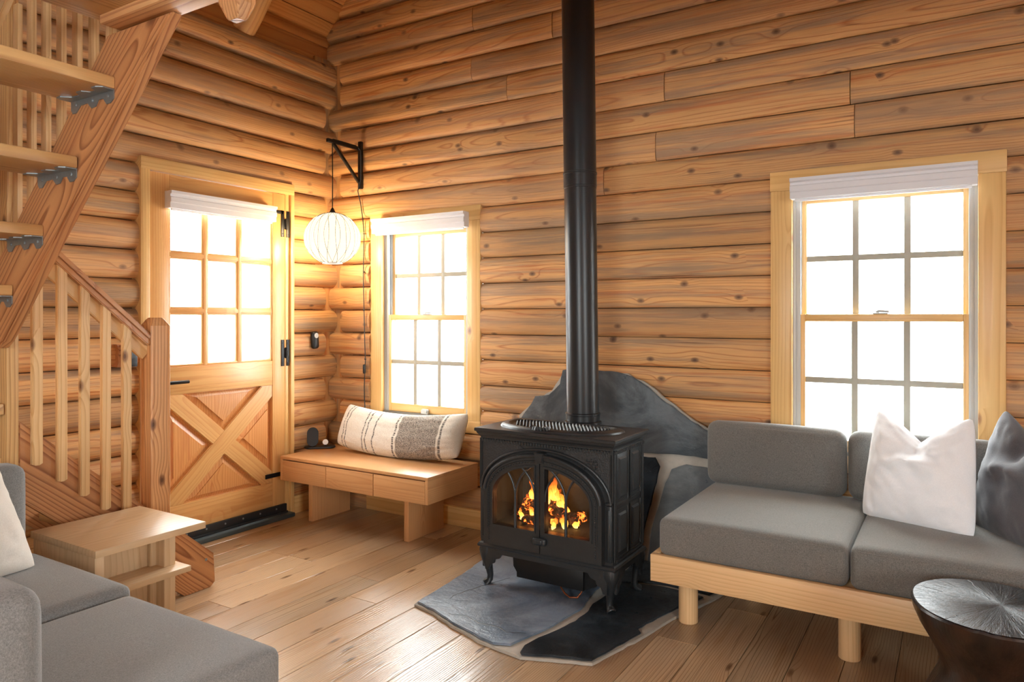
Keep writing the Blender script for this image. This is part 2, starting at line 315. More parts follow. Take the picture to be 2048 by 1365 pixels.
class MB:
    def __init__(s):
        s.v = []; s.f = []; s.gc = []; s.r = []; s.mi = []
    def add(s, verts, faces, grain=(1, 0, 0), r=None, mi=0, gc=None):
        r = random.random() if r is None else r
        k = len(s.v); g, h, n = basis(grain)
        c = sum((Vector(v) for v in verts), Vector()) / max(1, len(verts))
        for i, v in enumerate(verts):
            v = Vector(v); s.v.append(v); s.r.append(r)
            s.gc.append(gc[i] if gc else (v.dot(g), (v - c).dot(h), (v - c).dot(n)))
        for f in faces: s.f.append([k + i for i in f]); s.mi.append(mi)
        return s
    def bm(s, bm, grain, r=None, mi=0, mat=None):
        if mat is not None: bmesh.ops.transform(bm, matrix=mat, verts=bm.verts)
        bm.verts.index_update()
        s.add([v.co.copy() for v in bm.verts], [[v.index for v in f.verts] for f in bm.faces], grain, r, mi)
        bm.free(); return s
    def box(s, x0, x1, y0, y1, z0, z1, grain=None, bev=.003, r=None, mi=0, rot=None, seg=2):
        x0, x1 = sorted((x0, x1)); y0, y1 = sorted((y0, y1)); z0, z1 = sorted((z0, z1))
        d = (x1 - x0, y1 - y0, z1 - z0)
        if grain is None:
            i = d.index(max(d)); grain = [(1, 0, 0), (0, 1, 0), (0, 0, 1)][i]
        b = bmesh.new(); bmesh.ops.create_cube(b, size=1)
        bmesh.ops.scale(b, vec=d, verts=b.verts)
        bev = min(bev, min(d) * .45)
        if bev > 0: bmesh.ops.bevel(b, geom=list(b.edges), offset=bev, segments=seg, affect='EDGES', profile=.5)
        m = Matrix.Translation(((x0 + x1) / 2, (y0 + y1) / 2, (z0 + z1) / 2))
        if rot is not None: m = m @ rot.to_4x4(); grain = rot.to_3x3() @ Vector(grain)
        return s.bm(b, grain, r, mi, m)
    def beam(s, p, q, w, h, up=(0, 0, 1), bev=.003, r=None, mi=0):
        """Square timber from p to q, w wide across and h along up."""
        p, q = Vector(p), Vector(q); g = (q - p).normalized(); u = Vector(up); u = (u - g * u.dot(g)).normalized(); n = g.cross(u)
        b = bmesh.new(); bmesh.ops.create_cube(b, size=1); bmesh.ops.scale(b, vec=((q - p).length, w, h), verts=b.verts)
        if bev: bmesh.ops.bevel(b, geom=list(b.edges), offset=min(bev, w * .4, h * .4), segments=2, affect='EDGES')
        m = Matrix((g, n, u)).transposed().to_4x4(); m.translation = (p + q) / 2
        return s.bm(b, g, r, mi, m)
    def prism(s, poly, plane, lo, hi, grain=(1, 0, 0), bev=.003, r=None, mi=0, seg=2):
        P = {'xy': lambda a, b, c: (a, b, c), 'xz': lambda a, b, c: (a, c, b), 'yz': lambda a, b, c: (c, a, b)}[plane]
        b = bmesh.new(); n = len(poly)
        va = [b.verts.new(P(p[0], p[1], lo)) for p in poly]; vb = [b.verts.new(P(p[0], p[1], hi)) for p in poly]
        b.faces.new(va); b.faces.new(vb[::-1])
        for i in range(n): b.faces.new((va[i], vb[i], vb[(i + 1) % n], va[(i + 1) % n]))
        bmesh.ops.recalc_face_normals(b, faces=b.faces)
        if bev:
            es = [e for e in b.edges if (e.verts[0] in va) == (e.verts[1] in va)]
            bmesh.ops.bevel(b, geom=es, offset=bev, segments=seg, affect='EDGES', clamp_overlap=True)
        bmesh.ops.triangulate(b, faces=[f for f in b.faces if len(f.verts) > 4])
        return s.bm(b, grain, r, mi)
    def tube(s, pts, rad, n=10, closed=False, caps=True, grain=None, r=None, mi=0, sq=None, gc01=False):
        pts = [Vector(p) for p in pts]; m = len(pts)
        R = rad if isinstance(rad, (list, tuple)) else [rad] * m
        V = []; GC = []; up = None
        for i, p in enumerate(pts):
            a = pts[(i - 1) % m] if (closed or i) else p; c = pts[(i + 1) % m] if (closed or i < m - 1) else p
            t = (c - a).normalized()
            if up is None:
                up = Vector((0, 0, 1)) if abs(t.z) < .9 else Vector((0, 1, 0))
            up = (up - t * up.dot(t))
            if up.length < 1e-6: up = t.orthogonal()
            up.normalize(); sd = t.cross(up)
            for k in range(n):
                th = 2 * PI * k / n; cu, cv = math.cos(th), math.sin(th)
                if sq:
                    e = sq; cu = math.copysign(abs(cu) ** e, cu); cv = math.copysign(abs(cv) ** e, cv)
                ra = R[i] if isinstance(R[i], (tuple, list)) else (R[i], R[i])
                V.append(p + sd * (cu * ra[0]) + up * (cv * ra[1])); GC.append((i / max(1, m - 1), 0, 0))
        F = []
        for i in range(m if closed else m - 1):
            j = (i + 1) % m
            for k in range(n):
                q = (k + 1) % n; F.append((i * n + k, i * n + q, j * n + q, j * n + k))
        if caps and not closed: F.append(tuple(range(n))[::-1]); F.append(tuple((m - 1) * n + k for k in range(n)))
        return s.add(V, F, grain or (pts[-1] - pts[0] if not closed else (1, 0, 0)), r, mi, GC if gc01 else None)
    def lathe(s, prof, c, n=32, axis='z', mi=0, r=None, capb=True, capt=True, grain=(0, 0, 1)):
        c = Vector(c); V = []; F = []
        for (ra, h) in prof:
            for k in range(n):
                t = 2 * PI * k / n; a, b = ra * math.cos(t), ra * math.sin(t)
                V.append(c + Vector({'z': (a, b, h), 'y': (a, h, b), 'x': (h, a, b)}[axis]))
        for i in range(len(prof) - 1):
            for k in range(n):
                q = (k + 1) % n; F.append((i * n + k, i * n + q, (i + 1) * n + q, (i + 1) * n + k))
        if capb: F.append(tuple(range(n)))
        if capt: F.append(tuple((len(prof) - 1) * n + k for k in range(n)))
        return s.add(V, F, grain, r, mi)
    def loops(s, A, Bl, y0, y1, closed=True, grain=(1, 0, 0), r=None, mi=0):
        """Ring plate between two matched loops in the x-z plane, thick from y0 to y1."""
        n = len(A); V = [(p[0], y0, p[1]) for p in A] + [(p[0], y0, p[1]) for p in Bl] + [(p[0], y1, p[1]) for p in A] + [(p[0], y1, p[1]) for p in Bl]
        F = []
        for i in range(n if closed else n - 1):
            j = (i + 1) % n
            F += [(i, j, n + j, n + i), (2 * n + i, 3 * n + i, 3 * n + j, 2 * n + j), (i, 2 * n + i, 2 * n + j, j), (n + i, n + j, 3 * n + j, 3 * n + i)]
        if not closed: F += [(0, n, 3 * n, 2 * n), (n - 1, 3 * n - 1, 4 * n - 1, 2 * n - 1)]
        return s.add(V, F, grain, r, mi)
    def rbox(s, c, size, rad, puff=(0, 0, 0), n=14, grain=(1, 0, 0), wob=0, rot=None, sag=0):
        """Upholstered block: rounded box with domed faces."""
        h = Vector(size) / 2; c = Vector(c); V = []; F = []; idx = {}
        def tv(k):  # dense near both ends
            t = k / n; return -math.cos(PI * t)
        def vert(i, j, k):
            key = (i, j, k)
            if key in idx: return idx[key]
            p = Vector((tv(i) * h.x, tv(j) * h.y, tv(k) * h.z)); q = Vector([max(-(h[a] - rad), min(h[a] - rad, p[a])) for a in range(3)])
            d = p - q
            if d.length > 1e-9: p = q + d.normalized() * min(rad, d.length * 1.0 if d.length < rad else rad)
            u = Vector((tv(i), tv(j), tv(k)))
            for a in range(3):
                b1, b2 = (a + 1) % 3, (a + 2) % 3
                p[a] += puff[a] * u[a] * (1 - u[b1] ** 2) * (1 - u[b2] ** 2)
            if wob: p += Vector(mnoise.noise_vector(p * 6 + c)) * wob
            if rot is not None: p = rot @ p
            idx[key] = len(V); V.append(c + p); return idx[key]
        for a in range(n):
            for b in range(n):
                for e in (0, n):
                    F.append([vert(e, a, b), vert(e, a + 1, b), vert(e, a + 1, b + 1), vert(e, a, b + 1)])
                    F.append([vert(a, e, b), vert(a + 1, e, b), vert(a + 1, e, b + 1), vert(a, e, b + 1)])
                    F.append([vert(a, b, e), vert(a + 1, b, e), vert(a + 1, b + 1, e), vert(a, b + 1, e)])
        return s.add(V, F, grain)
    def build(s, name, mat, parent=None, loc=None, smooth=True, angle=32, weld=False):
        if parent is not None: o0 = wloc(parent)
        elif loc is not None: o0 = Vector(loc)
        else:
            xs = [v.x for v in s.v]; ys = [v.y for v in s.v]; zs = [v.z for v in s.v]
            o0 = Vector(((min(xs) + max(xs)) / 2, (min(ys) + max(ys)) / 2, min(zs)))
        me = bpy.data.meshes.new(name)
        me.from_pydata([v - o0 for v in s.v], [], s.f)
        a = me.attributes.new('gc', 'FLOAT_VECTOR', 'POINT'); a.data.foreach_set('vector', [x for q in s.gc for x in q])
        a = me.attributes.new('rnd', 'FLOAT', 'POINT'); a.data.foreach_set('value', s.r)
        b = bmesh.new(); b.from_mesh(me)
        if weld: bmesh.ops.remove_doubles(b, verts=b.verts, dist=1e-5)
        bmesh.ops.recalc_face_normals(b, faces=b.faces); b.to_mesh(me); b.free()
        for m in (mat if isinstance(mat, (list, tuple)) else [mat]): me.materials.append(M[m] if isinstance(m, str) else m)
        if len(me.polygons) == len(s.mi): me.polygons.foreach_set('material_index', s.mi)
        if smooth:
            me.polygons.foreach_set('use_smooth', [True] * len(me.polygons)); me.set_sharp_from_angle(angle=math.radians(angle))
        me.update()
        o = bpy.data.objects.new(name, me); COL.objects.link(o)
        if parent is not None: o.parent = parent
        else: o.location = o0
        return o

def wloc(o):
    v = Vector(o.location)
    while o.parent: o = o.parent; v += Vector(o.location)
    return v
def tag(o, label=None, cat=None, group=None, kind=None):
    if label: o['label'] = label
    if cat: o['category'] = cat
    if group: o['group'] = group
    if kind: o['kind'] = kind
    return o
def thing(name, loc, label, cat, group=None, kind=None):
    o = bpy.data.objects.new(name, None); COL.objects.link(o); o.location = loc; o.empty_display_size = .1
    return tag(o, label, cat, group, kind)
def dup(o, loc, parent=None):
    c = o.copy(); COL.objects.link(c)
    if parent is not None: c.parent = parent
    else: c.location = loc
    for ch in list(o.children):
        dup(ch, None, c)
    return c
#==SETTING==
PITCH, Z0 = .1515, .091
def log_piece(mb, wall, s0, s1, k, sag=.04):
    hh = (PITCH - .0036) / 2; zc = Z0 + PITCH * (k + .5)
    sag0 = sag + random.uniform(-.004, .003); 
    n = max(2, int((s1 - s0) / .22)); NA = 15; V = []; F = []; sd = random.random() * 90
    for i in range(n + 1):
        s = s0 + (s1 - s0) * i / n
        for j in range(NA):
            q = 2 * (j - 1) / (NA - 3) - 1; q = max(-1, min(1, math.sin(q * PI / 2)))
            z = zc + hh * q; sag = sag0 if wall == 'left' else sag0 - .026 * min(1, max(0, (s - .4) / 1.2))
            p = sag * (1 - abs(q) ** (4.6 if wall == 'back' else 3.0)) ** .8
            p *= 1 + .10 * mnoise.noise((s * 1.7 + sd, j * .35, k * 1.3))
            if j in (0, NA - 1): p = -.03
            z += .0022 * mnoise.noise((s * 2.1, sd, k))
            z = max(z, 0.0)
            V.append((s, .04 - p, z) if wall == 'back' else (-.04 + p, s, z))
    for i in range(n):
        for j in range(NA - 1):
            F.append((i * NA + j, (i + 1) * NA + j, (i + 1) * NA + j + 1, i * NA + j + 1))
    F.append(tuple(range(NA))); F.append(tuple(n * NA + j for j in range(NA)))
    mb.add(V, F, (1, 0, 0) if wall == 'back' else (0, 1, 0))

def split(s0, s1, cuts, holes):
    """Cut the run s0..s1 at joints and around openings."""
    runs = [(s0, s1)]
    for a, b in holes:
        nr = []
        for p, q in runs:
            if b <= p or a >= q: nr.append((p, q)); continue
            if a > p: nr.append((p, a))
            if b < q: nr.append((b, q))
        runs = nr
    out = []
    for p, q in runs:
        cs = sorted(c for c in cuts if p + .05 < c < q - .05); e = [p] + cs + [q]
        for i in range(len(e) - 1): out.append((e[i] + (.0016 if i else 0), e[i + 1] - (.0016 if i < len(e) - 2 else 0)))
    return out
WIN = [(.325, 1.195, .56, 1.925), (2.853, 3.767, .56, 1.935)]
DOOR = (-1.357, -.344, 0, 2.095)
LEFTPASS = {k for k in range(-1, 18) if k % 2} | {18}
JOINTS = {19: [1.138, 4.4], 18: [1.674, 5.2], 17: [1.131, 4.0], 16: [1.378, 4.6], 15: [2.325], 14: [3.191], 13: [2.28, 3.209], 12: [1.989, 4.9], 20: [3.1], 21: [2.2]}
XR, YF = 6.6, -6.2
def wall_logs():
    mb = MB(); ml = MB()
    for k in range(-1, 24):
        zc = Z0 + PITCH * (k + .5)
        h = [(a, b) for a, b, c, d in WIN if c - .05 < zc < d + .02]
        s0 = -.04 if k not in LEFTPASS else .066
        if k > 18: s0 = -.3
        for a, b in split(s0, XR, JOINTS.get(k, []), h): log_piece(mb, 'back', a, b, k)
        if k <= 18:
            h = [(DOOR[0], DOOR[1])] if zc < DOOR[3] + .02 else []
            s1 = .04 if k in LEFTPASS else -.062
            for a, b in split(YF, s1, [-3.2] if k % 2 else [-4.1], h): log_piece(ml, 'left', a, b, k)
    # solid core behind the logs, with the openings left out
    def core(m, rects, holes, mk):
        us = sorted({r for q in holes for r in q[:2]} | {rects[0], rects[1]}); zs = sorted({r for q in holes for r in q[2:]} | {rects[2], rects[3]})
        for i in range(len(us) - 1):
            for j in range(len(zs) - 1):
                cu, cz = (us[i] + us[i + 1]) / 2, (zs[j] + zs[j + 1]) / 2
                if any(q[0] < cu < q[1] and q[2] < cz < q[3] for q in holes): continue
                mk(m, us[i], us[i + 1], zs[j], zs[j + 1])
    g = .012
    core(mb, (-.2, XR, -.05, 3.75), [(a + g, b - g, c + g, d - g) for a, b, c, d in WIN], lambda m, a, b, c, d: m.box(a, b, .066, .20, c, d, (1, 0, 0), 0, .5, 1))
    core(ml, (YF, .2, -.05, 3.05), [(DOOR[0] + g, DOOR[1] - g, -.05, DOOR[3] - g)], lambda m, a, b, c, d: m.box(-.20, -.066, a, b, c, d, (0, 1, 0), 0, .5, 1))
    mb.box(-.07, .12, .0405, .07, 0, 3.0, (0, 0, 1), 0, .3, 0); ml.box(-.07, -.0405, -.12, .07, 0, 3.0, (0, 0, 1), 0, .3, 0)
    for z in range(6):  # the gable goes on above the frame
        a = max(-.2, -.07 + (3.75 + z * .5 - 3.15) / 1.14)
        mb.box(a, 2 * 2.95 - a + .7, .0, .2, 3.75 + z * .5, 4.25 + z * .5, (1, 0, 0), 0, .4, 0)
    tag(mb.build('wall_back', ['log', 'log_back'], loc=(0, 0, 0), angle=40), kind='structure')
    tag(ml.build('wall_left', ['log', 'log_back'], loc=(0, 0, 0), angle=40), kind='structure')
wall_logs()

def floor():
    m = MB(); m.box(-.2, XR, YF, .2, -.12, -.018, (0, 1, 0), 0, .1, 1)
    x = -.05; w = .165
    while x < XR:
        y = YF - random.random() * 1.4
        while y < .04:
            L = random.uniform(.9, 2.1); y1 = min(y + L, .045)
            if y1 > YF: m.box(x + .0008, x + w - .0008, max(y, YF) + .0007, y1 - .0007, -.018, 0, (0, 1, 0), .0016, None, 0, seg=1)
            y += L
        x += w
    tag(m.build('floor', ['floor', 'log_back'], loc=(0, 0, 0)), kind='structure')
floor()

def ceiling():
    m = MB(); t = math.atan(1.14); e = Vector((math.cos(t), 0, math.sin(t))); n = Vector((-math.sin(t), 0, math.cos(t)))
    o = Vector((-.085, 0, 3.135)); w = .138
    rot = Matrix((e, (0, 1, 0), n)).transposed()
    for i in range(33):
        c = o + e * (w * (i + .5)) + n * .012
        m.box(c.x - w / 2 + .001, c.x + w / 2 - .001, YF, .15, c.z - .012, c.z + .012, (0, 1, 0), .007, None, 0, rot)
    k = o + e * (w * 16.5) + n * .03; m.box(k.x - w * 17, k.x + w * 17, YF, .15, k.z - .005, k.z + .005, (0, 1, 0), 0, .2, 0, rot)
    # far slope and fascia over the left wall
    e2 = Vector((-e.x, 0, e.z)); top = o + e * (w * 33)
    n2 = Vector((n.x * -1, 0, n.z)); rot2 = Matrix((e2, (0, 1, 0), n2)).transposed()
    q = top - e2 * 2.6
    m.box(q.x - 2.6, q.x + 2.6, YF, .15, q.z - .012, q.z + .012, (0, 1, 0), 0, .4, 0, rot2)
    m.box(-.12, -.06, YF, .15, 2.90, 3.16, (0, 1, 0), .004, .37)
    m.box(-.06, -.045, YF, .0, 3.085, 3.125, (0, 1, 0), .004, .7)
    tag(m.build('ceiling', 'ceil', loc=(0, 0, 0)), kind='structure')
    r = MB(); p0 = Vector((-.065, -.67, 2.995)); d = e
    pts = [p0 + d * (.11 * i) for i in range(26)]
    r.tube(pts, [.072 + .004 * mnoise.noise((i * .5, 0, 0)) for i in range(26)], 18, grain=d)
    tag(r.build('trim_1', 'peeled', loc=(0, -.66, 2.95)), kind='structure')
ceiling()

def far_walls():
    m = MB()  # behind the camera: a wall with an unseen window, sized for its fill daylight
    hole = (2.35, 3.65, .9, 2.1)
    m.box(-.2, XR, YF - .16, YF, -.05, hole[2], (1, 0, 0), 0, .3); m.box(-.2, XR, YF - .16, YF, hole[3], 6.9, (1, 0, 0), 0, .5)
    m.box(-.2, hole[0], YF - .16, YF, hole[2], hole[3], (1, 0, 0), 0, .7); m.box(hole[1], XR, YF - .16, YF, hole[2], hole[3], (1, 0, 0), 0, .2)
    for x in (hole[0] + .03, hole[1] - .03): m.box(x - .04, x + .04, YF - .1, YF + .02, hole[2], hole[3], (0, 0, 1), .004)
    tag(m.build('wall_front', 'log', loc=(0, YF, 0)), kind='structure')
    m = MB(); h = (-4.85, -3.55, .9, 2.1)  # unseen opening added in the right wall to brighten the room
    m.box(XR, XR + .16, YF, .2, -.05, h[2], (0, 1, 0), 0, .3); m.box(XR, XR + .16, YF, .2, h[3], 6.9, (0, 1, 0), 0, .5)
    m.box(XR, XR + .16, YF, h[0], h[2], h[3], (0, 1, 0), 0, .7); m.box(XR, XR + .16, h[1], .2, h[2], h[3], (0, 1, 0), 0, .2)
    tag(m.build('wall_right', 'log', loc=(XR, -3, 0)), kind='structure')
far_walls()

def loft():
    m = MB(); x = 1.875
    while x < XR: m.box(x + .001, x + .139, YF, -2.26, 2.30, 2.335, (0, 1, 0), .002); x += .14
    for y in (-2.34, -3.4, -4.5, -5.6): m.box(1.875, XR, y - .045, y + .045, 2.20, 2.2995, (1, 0, 0), .004)
    m.box(1.96, XR, -2.26, -2.215, 2.16, 2.42, (1, 0, 0), .004)
    tag(m.build('ceiling_loft', 'beam', loc=(1.9, -2.3, 2.3)), kind='structure')
loft()

def snow():
    m = MB(); N = 40; V = []; F = []
    for i in range(N + 1):
        for j in range(N + 1):
            x = -30 + 60 * i / N; y = -30 + 60 * j / N
            z = -.35 + max(0, y - 1) * .10 + max(0, -x - 1) * .05 + .25 * mnoise.noise((x * .2, y * .2, 0))
            if -.6 < x < 7.5 and -7.2 < y < .6: z = -.4
            V.append((x, y, z))
    for i in range(N):
        for j in range(N): a = i * (N + 1) + j; F.append((a, a + N + 1, a + N + 2, a + 1))
    m.add(V, F)
    o = m.build('snow_ground', 'snow', loc=(0, 0, -.4)); tag(o, 'white snow slope outside beyond the windows and door', 'snow', kind='stuff')
snow()

# ---- windows
def window(name, xa, xb, za, zb, yf):
    w = bpy.data.objects.new(name, None); COL.objects.link(w); w.location = ((xa + xb) / 2, .05, za); tag(w, kind='structure')
    cw = .095; x0, x1, z0, z1 = xa + cw, xb - cw, za + .075, zb - .09
    m = MB()
    m.box(xa, x0, yf, yf + .03, za + .075, zb - .09, (0, 0, 1)); m.box(x1, xb, yf, yf + .03, za + .075, zb - .09, (0, 0, 1))
    m.box(xa - .003, xb + .003, yf - .002, yf + .03, zb - .09, zb, (1, 0, 0)); m.box(xa, xb, yf, yf + .03, za, za + .075, (1, 0, 0))
    m.build('casing', 'fir', w)
    m = MB(); ye = .19; y0 = yf + .031
    for a, b in ((x0 - .012, x0 + .012), (x1 - .012, x1 + .012)): m.box(a, b, y0, ye, z0, z1, (0, 0, 1), .001)
    for a in (x0 + .012, x1 - .032):  # tracks with ridges
        for q in (0, .034, .068): m.box(a, a + .02, y0 + .004 + q, y0 + .014 + q, z0, z1, (0, 0, 1), .001)
    m.box(x0, x1, y0, ye, z1 - .02, z1 + .015, (1, 0, 0), .001)
    m.build('jamb_liner', 'grey', w)
    m = MB(); m.box(x0 + .0, x1, yf + .012, ye + .03, z0 - .022, z0 + .012, (1, 0, 0), .002); m.build('window_sill', 'sill', w)
    zm = 1.254; sx0, sx1 = x0 + .022, x1 - .022
    def sash(nm, lo, hi, y, bot, top, st):
        s = MB(); t = .034
        s.box(sx0, sx0 + st, y, y + t, lo, hi, (0, 0, 1)); s.box(sx1 - st, sx1, y, y + t, lo, hi, (0, 0, 1))
        s.box(sx0 + st, sx1 - st, y, y + t, lo, lo + bot, (1, 0, 0)); s.box(sx0 + st, sx1 - st, y, y + t, hi - top, hi, (1, 0, 0))
        so = s.build(nm, 'fir', w)
        ga, gb, gl, gh = sx0 + st, sx1 - st, lo + bot, hi - top
        p = MB(); p.box(ga - .004, gb + .004, y + t / 2 - .002, y + t / 2 + .002, gl - .004, gh + .004, bev=0); p.build('pane', 'glass', so)
        q = MB(); mw = .0135
        for i in (1, 2):
            x = ga + (gb - ga) * i / 3; q.box(x - mw, x + mw, y + .006, y + t - .006, gl, gh, (0, 0, 1), .003)
        z = (gl + gh) / 2; q.box(ga, gb, y + .0065, y + t - .0065, z - mw, z + mw, (1, 0, 0), .003)
        q.build('grille', 'muntin', so)
        return so
    sash('upper_sash', zm - .016, z1 - .02, yf + .075, .032, .04, .030)
    lo = sash('lower_sash', z0 + .012, zm + .016, yf + .037, .052, .034, .030)
    xm = (x0 + x1) / 2
    k = MB(); k.box(xm - .03, xm + .03, yf + .03, yf + .062, zm + .016, zm + .022); k.tube([(xm - .018, yf + .046, zm + .022), (xm - .005, yf + .046, zm + .03), (xm + .035, yf + .04, zm + .027)], [.007, .007, .005], 8)
    k.build('sash_lock', 'grey', w)
    k = MB(); k.prism([(xm - .026, z0 + .012), (xm + .026, z0 + .012), (xm + .026, z0 + .036), (xm + .018, z0 + .042), (xm - .018, z0 + .042), (xm - .026, z0 + .036)], 'xz', yf + .012, yf + .037, bev=.005)
    k.build('sash_lift', 'grey', w)
window('window_1', *WIN[0], .018)
window('window_2', *WIN[1], .006)

def blind(pos, L, axis, label):
    """Roller blind cassette with stepped fascia, rolled right up."""
    m = MB(); t = thing('roller_blind', pos, label, 'blind', 'white blinds rolled up over the door and windows')
    prof = [(0, 0), (.05, 0), (.05, .028), (.056, .032), (.056, .056), (.05, .06), (.05, .072), (.062, .078), (.062, .092), (0, .092)]
    px, py, pz = pos
    if axis == 'x': m.prism([(py - d, pz + z) for d, z in prof], 'yz', px - L / 2, px + L / 2, (1, 0, 0), .0015, seg=1)
    else: m.prism([(px + d, pz + z) for d, z in prof], 'xz', py - L / 2, py + L / 2, (0, 1, 0), .0015, seg=1)
    m.build('cassette', 'blindwhite', t)
    m = MB()
    if axis == 'x': m.tube([(px - L / 2 + .02, py - .028, pz - .005), (px + L / 2 - .02, py - .028, pz - .005)], .0075, 10)
    else: m.tube([(px + .028, py - L / 2 + .02, pz - .005), (px + .028, py + L / 2 - .02, pz - .005)], .0075, 10)
    m.build('hem_bar', 'blindwhite', t)
blind((.762, .0, 1.79), .73, 'x', 'short white roller blind over the window in the corner, above the bench')
blind((3.31, -.006, 1.795), .72, 'x', 'white roller blind over the window behind the grey sofa')
blind((.002, -.868, 1.838), .70, 'y', 'white roller blind fixed across the top of the wooden door')

# ---- door
def door():
    d = bpy.data.objects.new('door_1', None); COL.objects.link(d); d.location = (0, -.855, 0); tag(d, kind='structure')
    c = MB(); xf = .014
    c.box(-.05, xf, DOOR[0], -1.306, 0, 2.03, (0, 0, 1)); c.box(-.05, xf, -.372, DOOR[1], 0, 2.03, (0, 0, 1))
    c.box(-.05, xf + .001, DOOR[0], DOOR[1], 2.028, 2.095, (0, 1, 0))
    c.box(-.18, -.002, -.404, -.372, 0, 2.03, (0, 0, 1)); c.box(-.18, -.05, DOOR[0], -1.306, 0, 2.03, (0, 0, 1)); c.box(-.18, -.05, DOOR[0], DOOR[1], 2.03, 2.085, (0, 1, 0))
    c.build('door_casing', 'fir', d)
    y0, y1, xb, xs = -1.302, -.408, -.046, 0.0
    gy0, gy1, gz0, gz1 = -1.19, -.505, .985, 1.90
    s = MB()
    s.box(xb, xs, y0, gy0, .05, 2.024, (0, 0, 1)); s.box(xb, xs, gy1, y1, .05, 2.024, (0, 0, 1))
    s.box(xb, xs, gy0, gy1, gz1, 2.024, (0, 1, 0)); s.box(xb, xs, gy0, gy1, .835, gz0, (0, 1, 0)); s.box(xb, xs, gy0, gy1, .05, .232, (0, 1, 0))
    slab = s.build('door_frame', 'fir_red', d)
    p = MB(); p.box(-.026, -.022, gy0, gy1, gz0, gz1, bev=0); p.build('pane', 'glass', d)
    m = MB(); mw = .023
    for y in (-.968, -.742):
        m.box(-.042, -.008, y - mw, y + mw, gz0, gz1, (0, 0, 1), .006); m.box(-.040, -.004, y - mw * .5, y + mw * .5, gz0, gz1, (0, 0, 1), .003)
    for z in (1.290, 1.595):
        m.box(-.042, -.0085, gy0, gy1, z - mw, z + mw, (0, 1, 0), .006); m.box(-.040, -.0045, gy0, gy1, z - mw * .5, z + mw * .5, (0, 1, 0), .003)
    for a, b in ((gy0, gy0 + .012), (gy1 - .012, gy1)): m.box(-.042, -.006, a, b, gz0, gz1, (0, 0, 1), .004)
    for a, b in ((gz0, gz0 + .012), (gz1 - .012, gz1)): m.box(-.042, -.006, gy0, gy1, a, b, (0, 1, 0), .004)
    m.build('glazing_bars', 'fir_red', d)
    # cross-braced lower field with raised triangular panels
    Wd, H = gy1 - gy0, .835 - .232; ang = math.atan2(H, Wd); hw = .052; a, b = hw / math.sin(ang), hw / math.cos(ang)
    base = lambda p: (gy0 + p[0], .232 + p[1])
    x1 = MB(); x1.prism([base(q) for q in [(0, 0), (a, 0), (Wd, H - b), (Wd, H), (Wd - a, H), (0, b)]], 'yz', xb + .004, xs - .001, (0, Wd, H), .004)
    x1.prism([base(q) for q in [(Wd, 0), (Wd - a, 0), (0, H - b), (0, H), (a, H), (Wd, b)]], 'yz', xb + .006, xs - .0025, (0, Wd, -H), .004)
    x1.build('cross_brace', 'fir_red', d)
    k = MB(); k.box(-.038, -.026, gy0, gy1, .232, .835, (0, 0, 1), 0); k.build('back_board', 'fir_panel', d)
    tri = [[(a, 0), (Wd - a, 0), (Wd / 2, H / 2 - b)], [(a, H), (Wd - a, H), (Wd / 2, H / 2 + b)], [(0, b), (0, H - b), (Wd / 2 - a, H / 2)], [(Wd, b), (Wd, H - b), (Wd / 2 + a, H / 2)]]
    for i, T in enumerate(tri):
        cx, cy = sum(p[0] for p in T) / 3, sum(p[1] for p in T) / 3
        f = lambda s_: [base((cx + (p[0] - cx) * s_, cy + (p[1] - cy) * s_)) for p in T]
        q = MB(); A, Bq = f(.93), f(.66); xo, xi = -.026, -.010
        V = [(xo, *p) for p in A] + [(xi - .006, *p) for p in Bq] + [(xi, *p) for p in Bq]
        q.add(V, [(0, 1, 4, 3), (1, 2, 5, 4), (2, 0, 3, 5), (3, 4, 7, 6), (4, 5, 8, 7), (5, 3, 6, 8), (6, 7, 8)], (0, 0, 1), r=(.5, .2, .75, .95)[i])
        q.build('panel', 'fir_panel', d, smooth=False)
    w = MB(); w.box(.0, .018, y0, y1, .028, .085, (0, 1, 0), .003); w.box(.018, .03, y0, y1, .03, .042, (0, 1, 0), .002)
    for i in range(7): w.lathe([(.006, 0), (.005, .003), (.0, .004)], (.018, y0 + .08 + i * .122, .066), 8, 'x', 1)
    w.build('door_sweep', ['rubber', 'zinc'], d)
    w = MB(); w.box(-.18, .055, -1.306, -.372, 0, .026, (0, 1, 0), .006); w.build('threshold', 'threshold', d)
    h = MB(); yk, zk = -1.245, .905
    h.lathe([(.024, 0), (.024, .006), (.012, .009), (.010, .045)], (0, yk, zk), 18, 'x'); h.tube([(.045, yk, zk), (.052, yk + .02, zk), (.052, yk + .135, zk)], .0095, 10)
    h.build('door_handle', 'blackmetal', d)
    def hinge(z, leafL, leafR, strap=0, H=.165, st=0):
        q = MB(); y = -.406
        q.box(.0, .004, y - .034, y - .010, z - H / 2, z + H / 2, bev=.001); q.box(-.003, .003, y + .010, y + .032, z - H / 2, z + H / 2, bev=.001)
        q.box(.0, .006, y - .012, y - .002, z - .03, z + .03, bev=.001); q.box(.0, .006, y + .002, y + .012, z - .03, z + .03, bev=.001)
        q.tube([(.009, y, z - .034), (.009, y, z + .034)], .007, 10)
        if strap: q.box(.0, .004, y - .12, y - .02, z + strap * (H / 2 - .012) - .011, z + strap * (H / 2 - .012) + .011, bev=.001)
        for s_ in (-.38, .38): q.lathe([(.004, 0), (.003, .002)], (.0042, y - .022, z + s_ * H), 6, 'x'); q.lathe([(.004, 0), (.003, .002)], (.003, y + .021, z + s_ * H), 6, 'x')
        q.build('hinge', 'blackmetal', d)
    hinge(1.84, 1, 1, 1); hinge(1.03, 1, 1)
